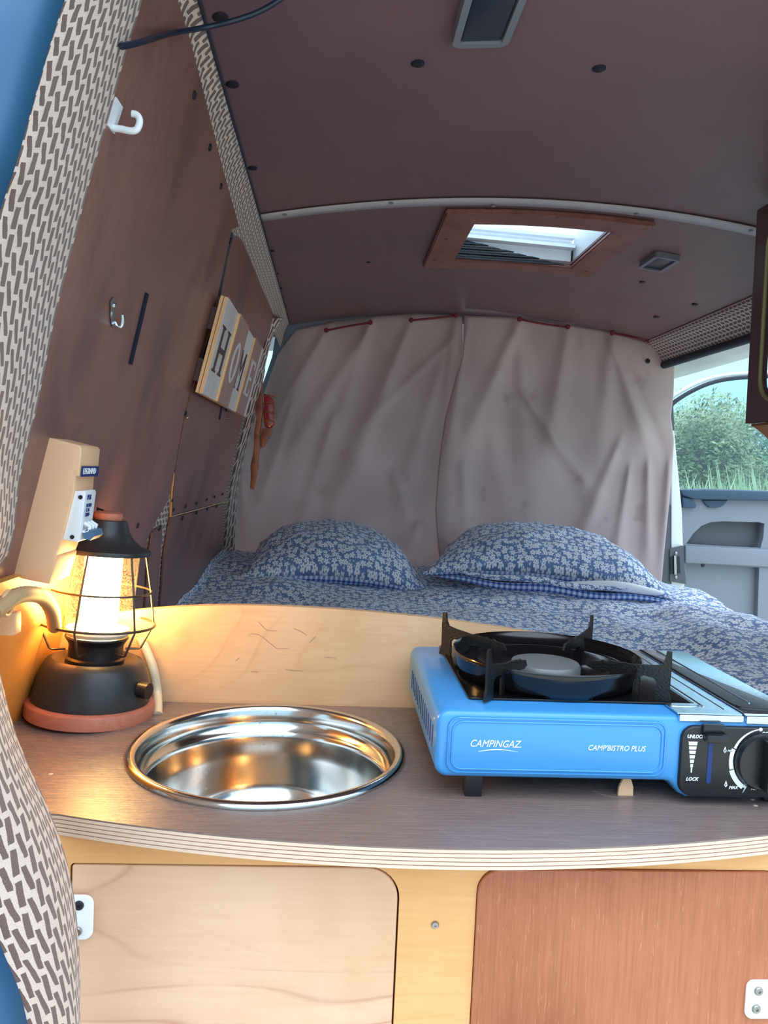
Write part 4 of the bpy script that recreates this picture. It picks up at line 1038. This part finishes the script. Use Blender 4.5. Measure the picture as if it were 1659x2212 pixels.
# velcro strip
v0, v1 = Wp(315, 633, .0142), Wp(279, 786, .0142); wv = V((0, .0095, 0))
bm = bmesh.new(); f = [bm.verts.new(p) for p in (v0 - wv / 2, v0 + wv / 2, v1 + wv / 2, v1 - wv / 2)]; g_ = [bm.verts.new(v.co + WN * .003) for v in f]
bm.faces.new(f); bm.faces.new(g_[::-1]); [bm.faces.new((f[i], f[(i + 1) % 4], g_[(i + 1) % 4], g_[i])) for i in range(4)]
thing(link('velcro_strip', bm, 'velcro'), 'black hook-and-loop strip running down the left wall', 'strip')
# roof cable
cb_ = tube('roof_cable', smooth_path([Wp(262, 100, .03), Wp(300, 92, .03), Wp(370, 72, .02), P(440, 60, y=.86), P(500, 46, y=.86), P(560, 25, y=.86), P(615, -8, y=.86), P(680, -60, y=.85)], 6), .0028, 'cable', None, 8)
thing(cb_, 'dark blue cable hanging across the top left ceiling corner', 'cable')

# plank sign
sg = thing(empty('plank_sign', Wp(480, 750, .016)), 'wooden plank sign reading HOME leaning on the left wall', 'sign')
SGI = Matrix.Translation(-sg.location)
cTL, cBL, cTR, cBR = Wp(474, 628, .03), Wp(434, 852, .03), Wp(559, 712, .03), Wp(530, 872, .03)
Y0s, Y1s = (cTL.y + cBL.y) / 2, (cTR.y + cBR.y) / 2
zb, zt_ = cBL.z, cTL.z
O = V((WA - WB * .6, 0, 0)); hb, ht = (cBL - O).dot(WU), (cTL - O).dot(WU)
SF = (O, WF, WU, WN)
pw = (Y1s - Y0s) / 4.25
o = prism('back_slat', rrect(Y0s + .012, Y1s - .004, hb + .02, hb + .06, 0), .0145, .026, SF, 'cabinet', None); o.parent = sg; o.matrix_parent_inverse = SGI
o = prism('back_slat', rrect(Y0s + .012, Y1s - .004, ht - .06, ht - .02, 0), .0145, .026, SF, 'cabinet', None); o.parent = sg; o.matrix_parent_inverse = SGI
for k, (mt, th) in enumerate((('whitewash', 0), ('brownwash', .006), ('whitewash', 0), ('brownwash', .006), ('whitewash', .006))):
    y0 = Y0s + k * pw; y1 = min(Y1s, y0 + pw - .001)
    o = prism('plank_core', rrect(y0, y1, hb, ht, 0), .026, .038 + th, SF, 'pinestrip', None); o.parent = sg; o.matrix_parent_inverse = SGI
    o = prism('plank', rrect(y0 + (.0 if th == 0 else .001), y1, hb, ht, 0), .0382 + th, .0395 + th, SF, mt, None); o.parent = sg; o.matrix_parent_inverse = SGI
    o = prism('plank_joint', rrect(y0 - .0004, y0, hb, ht, 0), .0315, .0325, SF, 'letterdark', None); o.parent = sg; o.matrix_parent_inverse = SGI
    if k < 4:
        # block letter with slab ends, drawn as bars
        ym = (y0 + y1) / 2; lw = pw * .30; hm = (hb + ht) / 2; lh = (ht - hb) * .24
        bars = {0: [(-1, -1, -.55, 1), (.55, -1, 1, 1), (-.6, -.12, .6, .12), (-1.25, .9, -.3, 1), (.3, .9, 1.25, 1), (-1.25, -1, -.3, -.9), (.3, -1, 1.25, -.9)],
                2: [(-1, -1, -.6, 1), (.6, -1, 1, 1), (-1.2, -1, -.4, -.9), (.4, -1, 1.2, -.9)],
                3: [(-.9, -1, -.45, 1), (-1.1, -1, 1, -.85), (-1.1, .85, 1, 1), (-.6, -.1, .55, .08), (.75, .6, 1, 1), (.75, -1, 1, -.55)]}
        mt2 = 'letterdark' if mt == 'whitewash' else 'letterwhite'
        bm = bmesh.new()
        if k == 1:
            n = 28; oo = [(ym + lw * 1.0 * cos(2 * pi * i / n), hm + lh * sin(2 * pi * i / n)) for i in range(n)]; ii = [(ym + lw * .5 * cos(2 * pi * i / n), hm + lh * .8 * sin(2 * pi * i / n)) for i in range(n)]
            prism_bm(oo, [ii], .0396 + th, .0402 + th, SF, bm)
        else:
            for (a0_, b0, a1_, b1) in bars[k]: prism_bm([(ym + a0_ * lw, hm + b0 * lh), (ym + a1_ * lw, hm + b0 * lh), (ym + a1_ * lw, hm + b1 * lh), (ym + a0_ * lw, hm + b1 * lh)], [], .0396 + th, .0402 + th, SF, bm)
            if k == 2:
                for s in (-1, 1): prism_bm([(ym + s * lw * 1.0, hm + lh), (ym + s * lw * .6, hm + lh), (ym, hm + lh * .1), (ym, hm - lh * .25)], [], .0396 + th, .0402 + th, SF, bm)
        o = link('letter', bm, mt2, sg); o.matrix_parent_inverse = SGI

# carved hanging ornament on the pillar
orn = thing(empty('carved_ornament', P(560, 900, y=2.3)), 'carved orange-brown wooden ornament with red glossy body hanging beside the curtain', 'ornament')
OI = Matrix.Translation(-orn.location)
lft = [(563, 772), (562, 790), (556, 830), (557, 850), (553, 880), (554, 905), (549, 935), (549, 962), (546, 985), (541, 1005), (542, 1030), (540, 1055)]
rgt = [(571, 772), (572, 800), (566, 832), (567, 858), (569, 890), (566, 905), (562, 940), (563, 965), (559, 985), (558, 1010), (554, 1030), (548, 1058)]
pl_ = [P(x, y, y=2.30) for x, y in lft] + [P(x, y, y=2.30) for x, y in reversed(rgt)]
o = prism('carved_stem', [(p.x, p.z) for p in pl_], 2.296, 2.312, FXZ(0), 'carved', None, bev=.002); o.parent = orn; o.matrix_parent_inverse = OI
body = [(570, 850), (578, 853), (590, 862), (592, 880), (591, 900), (592, 918), (584, 926), (572, 922), (569, 900), (570, 875)]
o = prism('red_body', [(P(x, y, y=2.29).x, P(x, y, y=2.29).z) for x, y in body], 2.288, 2.312, FXZ(0), 'redgloss', None, bev=.004); o.parent = orn; o.matrix_parent_inverse = OI
tail = [(566, 926), (584, 924), (588, 934), (580, 948), (572, 962), (564, 968), (563, 945)]
o = prism('carved_tail', [(P(x, y, y=2.295).x, P(x, y, y=2.295).z) for x, y in tail], 2.292, 2.308, FXZ(0), 'carved', None, bev=.003); o.parent = orn; o.matrix_parent_inverse = OI
for py in (856, 872, 892, 910):
    o = tube('carved_toe', [P(569, py, y=2.288), P(580, py - 3, y=2.284), P(593, py + 2, y=2.288)], .0022, 'carved', orn, 6); o.matrix_parent_inverse = OI

# ================================================================== OVERHEAD LOCKER (right)
oc = thing(empty('overhead_locker', (.8, 1.2, 1.2)), 'dark brown overhead locker with olive-trimmed opening at the right edge', 'cupboard')
LX = .785; LY1 = 1.455
zb_ = P(1610, 915, y=LY1).z; LXp = P(1610, 915, y=LY1).x; LXt = P(1633, 500, y=LY1).x
lk = lambda z: LXp + (LXt - LXp) * (z - zb_) / (1.40 - zb_)
LU = V((lk(1.4) - lk(zb_), 0, 1.4 - zb_)).normalized(); LN = V((LU.z, 0, -LU.x)); LO = V((lk(zb_), 0, zb_))
def lockf(name, outer, h0, h1, mat, holes=()):
    o = prism(name, outer, h0, h1, (LO, WF, LU, LN), mat, None, holes); par(o, oc); return o
Ht = (1.435 - zb_) / LU.z
def face_yh(px, py):
    d = ray(px, py); t = (LO - CAM).dot(LN) / d.dot(LN); q = CAM + d * t; return q.y, (q - LO).dot(LU)
e1, e2, e3 = face_yh(1646, 800), face_yh(1659, 858), face_yh(1658, 590)
op = rrect(.90, e1[0] + .003, e2[1] - .006, e3[1] + .09, .045, 8)
lockf('locker_front', rrect(.72, LY1, 0, Ht, 0), 0, .012, 'cabinet', [op])
o = link('opening_trim', tube_bm([LO + WF * a + LU * b2 + LN * -.001 for a, b2 in op], .004, 6, True), 'olive_trim', None, True, 60); par(o, oc)
o = box('locker_end', lk(zb_) + .04, 1.165, LY1 - .012, LY1, zb_ + .001, 1.42, 'cabinet'); par(o, oc)
o = box('locker_bottom', lk(zb_) + .012, 1.165, .72, LY1, zb_ - .006, zb_, 'rail_tan'); par(o, oc)
o = box('locker_end', lk(zb_) + .04, 1.165, .72, .732, zb_ + .001, 1.40, 'cabinet'); par(o, oc)
# curved tan rail under the locker
cvr = [face_yh(1610, 916), face_yh(1625, 921), face_yh(1636, 929), face_yh(1646, 937), face_yh(1659, 950), face_yh(1672, 975)]
lockf('lower_rail', [(.72, -.006), (.72, cvr[-1][1])] + [(a, min(-.0061, b2)) for a, b2 in reversed(cvr)], .001, .013, 'rail_tan')

# ================================================================== OUTSIDE: B pillar, front door, plants
bp_ = struct(empty('door_pillar', (0, 0, 0)))
def quadprism(name, pxs, y0, th, mat, parent, bev=0.003):
    pts = [P(x, y, y=y0) for x, y in pxs]
    return prism(name, [(p.x, p.z) for p in pts], y0, y0 + th, FXZ(0), mat, parent, bev=bev)
quadprism('pillar_white_face', [(1450, 930), (1456, 926), (1473, 1100), (1479, 1278), (1482, 1420), (1450, 1420)], 2.80, .05, 'white_body', bp_)
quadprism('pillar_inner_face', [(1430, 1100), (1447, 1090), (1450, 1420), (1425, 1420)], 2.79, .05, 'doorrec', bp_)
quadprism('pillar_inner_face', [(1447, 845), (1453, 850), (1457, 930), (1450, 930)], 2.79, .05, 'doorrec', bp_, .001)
quadprism('striker_plate', [(1447, 1186), (1476, 1179), (1482, 1262), (1447, 1256)], 2.785, .014, 'doorrec', bp_)
quadprism('striker_recess', [(1449, 1203), (1468, 1202), (1470, 1238), (1449, 1240)], 2.782, .01, 'darkhole', bp_)
quadprism('striker_bar', [(1456, 1200), (1461, 1200), (1462, 1241), (1457, 1241)], 2.776, .012, 'zinc', bp_, .001)
for py in (1195, 1247): disc('striker_screw', P(1460, py, y=2.784), (0, -1, 0), .006, .003, 'zinc', bp_, 12)

# open front door seen through the side opening; card faces the rear
YD = 2.95
dr = struct(empty('door_1', (0, 0, 0)))
def D2(px, py, dy=0): p = P(px, py, y=YD + dy); return (p.x, p.z)
belt = P(1560, 1066, y=YD).z
xl = P(1466, 1066, y=YD).x
card = [(xl - .05, -.30), (xl + 1.02, -.30), (xl + 1.02, belt), (xl - .05, belt)]
pocket = [D2(1482, 1175), D2(1497, 1153), D2(1515, 1136), D2(1535, 1128), D2(1560, 1126), D2(1640, 1128), D2(1651, 1131), D2(1649, 1160), D2(1643, 1184), D2(1560, 1180)]
lower = [D2(1481, 1216), D2(1640, 1226), D2(1636, 1345), D2(1620, 1430), D2(1481, 1430)]
prism('door_card', card, 0, .03, FXZ(YD), 'doorcard', dr, [pocket, lower])
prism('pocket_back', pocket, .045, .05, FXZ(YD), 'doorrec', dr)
prism('lower_bin_back', lower, .03, .05, FXZ(YD), 'doorcard', dr)
prism('door_skin', [(xl - .05, -.32), (xl + 1.03, -.32), (xl + 1.03, belt), (xl - .05, belt)], .06, .10, FXZ(YD), 'white_body', dr)
dt = [D2(1462, 1057), D2(1500, 1057), D2(1515, 1056), D2(1590, 1058), D2(1800, 1066), D2(1800, 1084), D2(1590, 1080), D2(1580, 1080), D2(1495, 1078), D2(1468, 1070)]
prism('door_top_rail', dt, -.03, .06, FXZ(YD), 'doordark', dr, bev=.006)
prism('door_pull', [D2(1515, 1080), D2(1570, 1080), D2(1560, 1092), D2(1548, 1096), D2(1530, 1096), D2(1522, 1090)], -.012, .002, FXZ(YD), 'doordark', dr, bev=.004)
prism('door_handle', [D2(1469, 1073), D2(1488, 1076), D2(1500, 1090), D2(1498, 1097), D2(1470, 1096)], -.02, .002, FXZ(YD), 'doordark', dr, bev=.004)
prism('door_ledge', [D2(1478, 1178), D2(1642, 1186), D2(1690, 1188), D2(1690, 1226), D2(1478, 1216)], -.012, .002, FXZ(YD), 'doorcard', dr, bev=.005)
disc('door_plug', P(1518, 1221, y=YD - .002), (0, -1, 0), .008, .004, 'darkhole', dr, 14)
# window frame: white outer band with black seal, glass below
fr = [(1400, 950), (1430, 900), (1452, 873), (1475, 856), (1500, 842), (1530, 829), (1565, 820), (1610, 815), (1680, 812), (1760, 812), (1860, 815)]
frw = [P(x, y, y=YD + .04) for x, y in fr]
tube('window_seal', smooth_path(frw, 4), .0085, 'seal', dr, 8)
tube('window_frame', smooth_path([p + V((-.006, .02, .016)) for p in frw], 4), .008, 'white_body', dr, 10)
ed = frw[-1]
tube('window_frame', [ed + V((0, .02, 0)), V((ed.x + .02, YD + .06, belt))], .017, 'white_body', dr, 10)
gl = [(p.x, p.z) for p in frw]
prism('window_glass', [(frw[0].x, belt), (ed.x, belt)] + [(p.x, p.z) for p in reversed(frw)], .0, .004, FXZ(YD + .045), 'glass', dr)
# roof edge strip of the cab outside
struct(prism('trim_12', [(p.x, p.z) for p in [P(1538, 728, y=2.9), P(1700, 745, y=2.9), P(1700, 706, y=2.9), P(1538, 706, y=2.9)]], 0, .05, FXZ(2.9), 'white_body', bev=.005))

# hedge trees and grass outside
def tree(x, y, h, wdt, mat, nleaf, seed, label, ls=.034, group=None):
    rnd = random.Random(seed)
    t = thing(empty('tree', (x, y, -.55)), label, 'tree', 'trees outside the open side door')
    tube('trunk', [V((0, 0, 0)), V((.04, .02, h * .3)), V((-.03, .05, h * .6)), V((0, 0, h * .85))], [.10, .07, .05, .02], 'bark', t, 8)
    for k in range(5):
        a = 2 * pi * k / 5 + seed; tube('branch', [V((0, 0, h * (.2 + .08 * k))), V((cos(a) * wdt * .3, sin(a) * wdt * .3, h * (.4 + .08 * k)))], [.04, .015], 'bark', t, 6)
    blobs = []
    for k in range(16):
        a = rnd.uniform(0, 2 * pi); rr = rnd.uniform(0, wdt * .42); zz = rnd.uniform(.12, .86) * h
        sc_ = (1 - .5 * abs(zz / h - .45)); blobs.append((rr * cos(a) * sc_, rr * sin(a) * sc_, zz, rnd.uniform(.22, .36) * wdt * (1.1 - .5 * zz / h)))
    vs = []; fs = []
    for i in range(nleaf):
        b2 = blobs[rnd.randrange(16)]
        d = V((rnd.gauss(0, 1), rnd.gauss(0, 1), rnd.gauss(0, .85))).normalized() * b2[3] * rnd.uniform(.55, 1.08)
        c = V((b2[0], b2[1], b2[2])) + d
        u = V((rnd.uniform(-1, 1), rnd.uniform(-1, 1), rnd.uniform(-1, 1))).normalized(); v = u.orthogonal().normalized()
        s = ls * rnd.uniform(.6, 1.3); k = len(vs)
        vs += [c - u * s, c + v * s * .45, c + u * s, c - v * s * .45]; fs.append((k, k + 1, k + 2, k + 3))
    me = D.meshes.new('foliage'); me.from_pydata([tuple(v) for v in vs], [], fs); me.materials.append(M[mat])
    o = D.objects.new('foliage', me); COL.objects.link(o); o.parent = t; o['kind'] = 'stuff'
    return t
tree(4.6, 9.6, 2.65, 2.2, 'leaf1', 26000, 1, 'olive-toned bushy tree behind the door glass, next to the white pillar')
tree(6.9, 11.2, 3.2, 2.5, 'leaf2', 26000, 2, 'taller fresh green tree outside, beside the overhead locker')
tree(9.8, 10.0, 2.5, 2.2, 'leaf2', 16000, 3, 'low green tree outside, at the photo right edge')
tree(2.6, 11.0, 2.4, 2.0, 'leaf1', 6000, 4, 'olive tree outside, hidden mostly behind the right curtain')
tree(6.2, 14.5, 3.2, 3.2, 'leaf1', 9000, 5, 'farther bushy tree standing behind the two front trees')
rnd = random.Random(5); vs = []; fs = []
for i in range(9000):
    x = rnd.uniform(2.5, 9.5); y = rnd.uniform(6.0, 9.0); h = rnd.uniform(.95, 1.55) * (1 + .25 * noise.noise(V((x, y, 0)))); k = len(vs)
    lx_, ly_ = rnd.uniform(-.45, .45), rnd.uniform(-.2, .2); w_ = .011
    vs += [(x - w_, y, -.55), (x + w_, y, -.55), (x + lx_ * .5 + w_ * .8, y + ly_ * .5, -.55 + h * .6), (x + lx_, y + ly_, -.55 + h)]; fs.append((k, k + 1, k + 2, k + 3))
me = D.meshes.new('grass'); me.from_pydata(vs, [], fs); me.materials.append(M['grass'])
o = D.objects.new('tall_grass', me); COL.objects.link(o); thing(o, 'tall pale dry grass in front of the trees outside', 'grass'); o['kind'] = 'stuff'
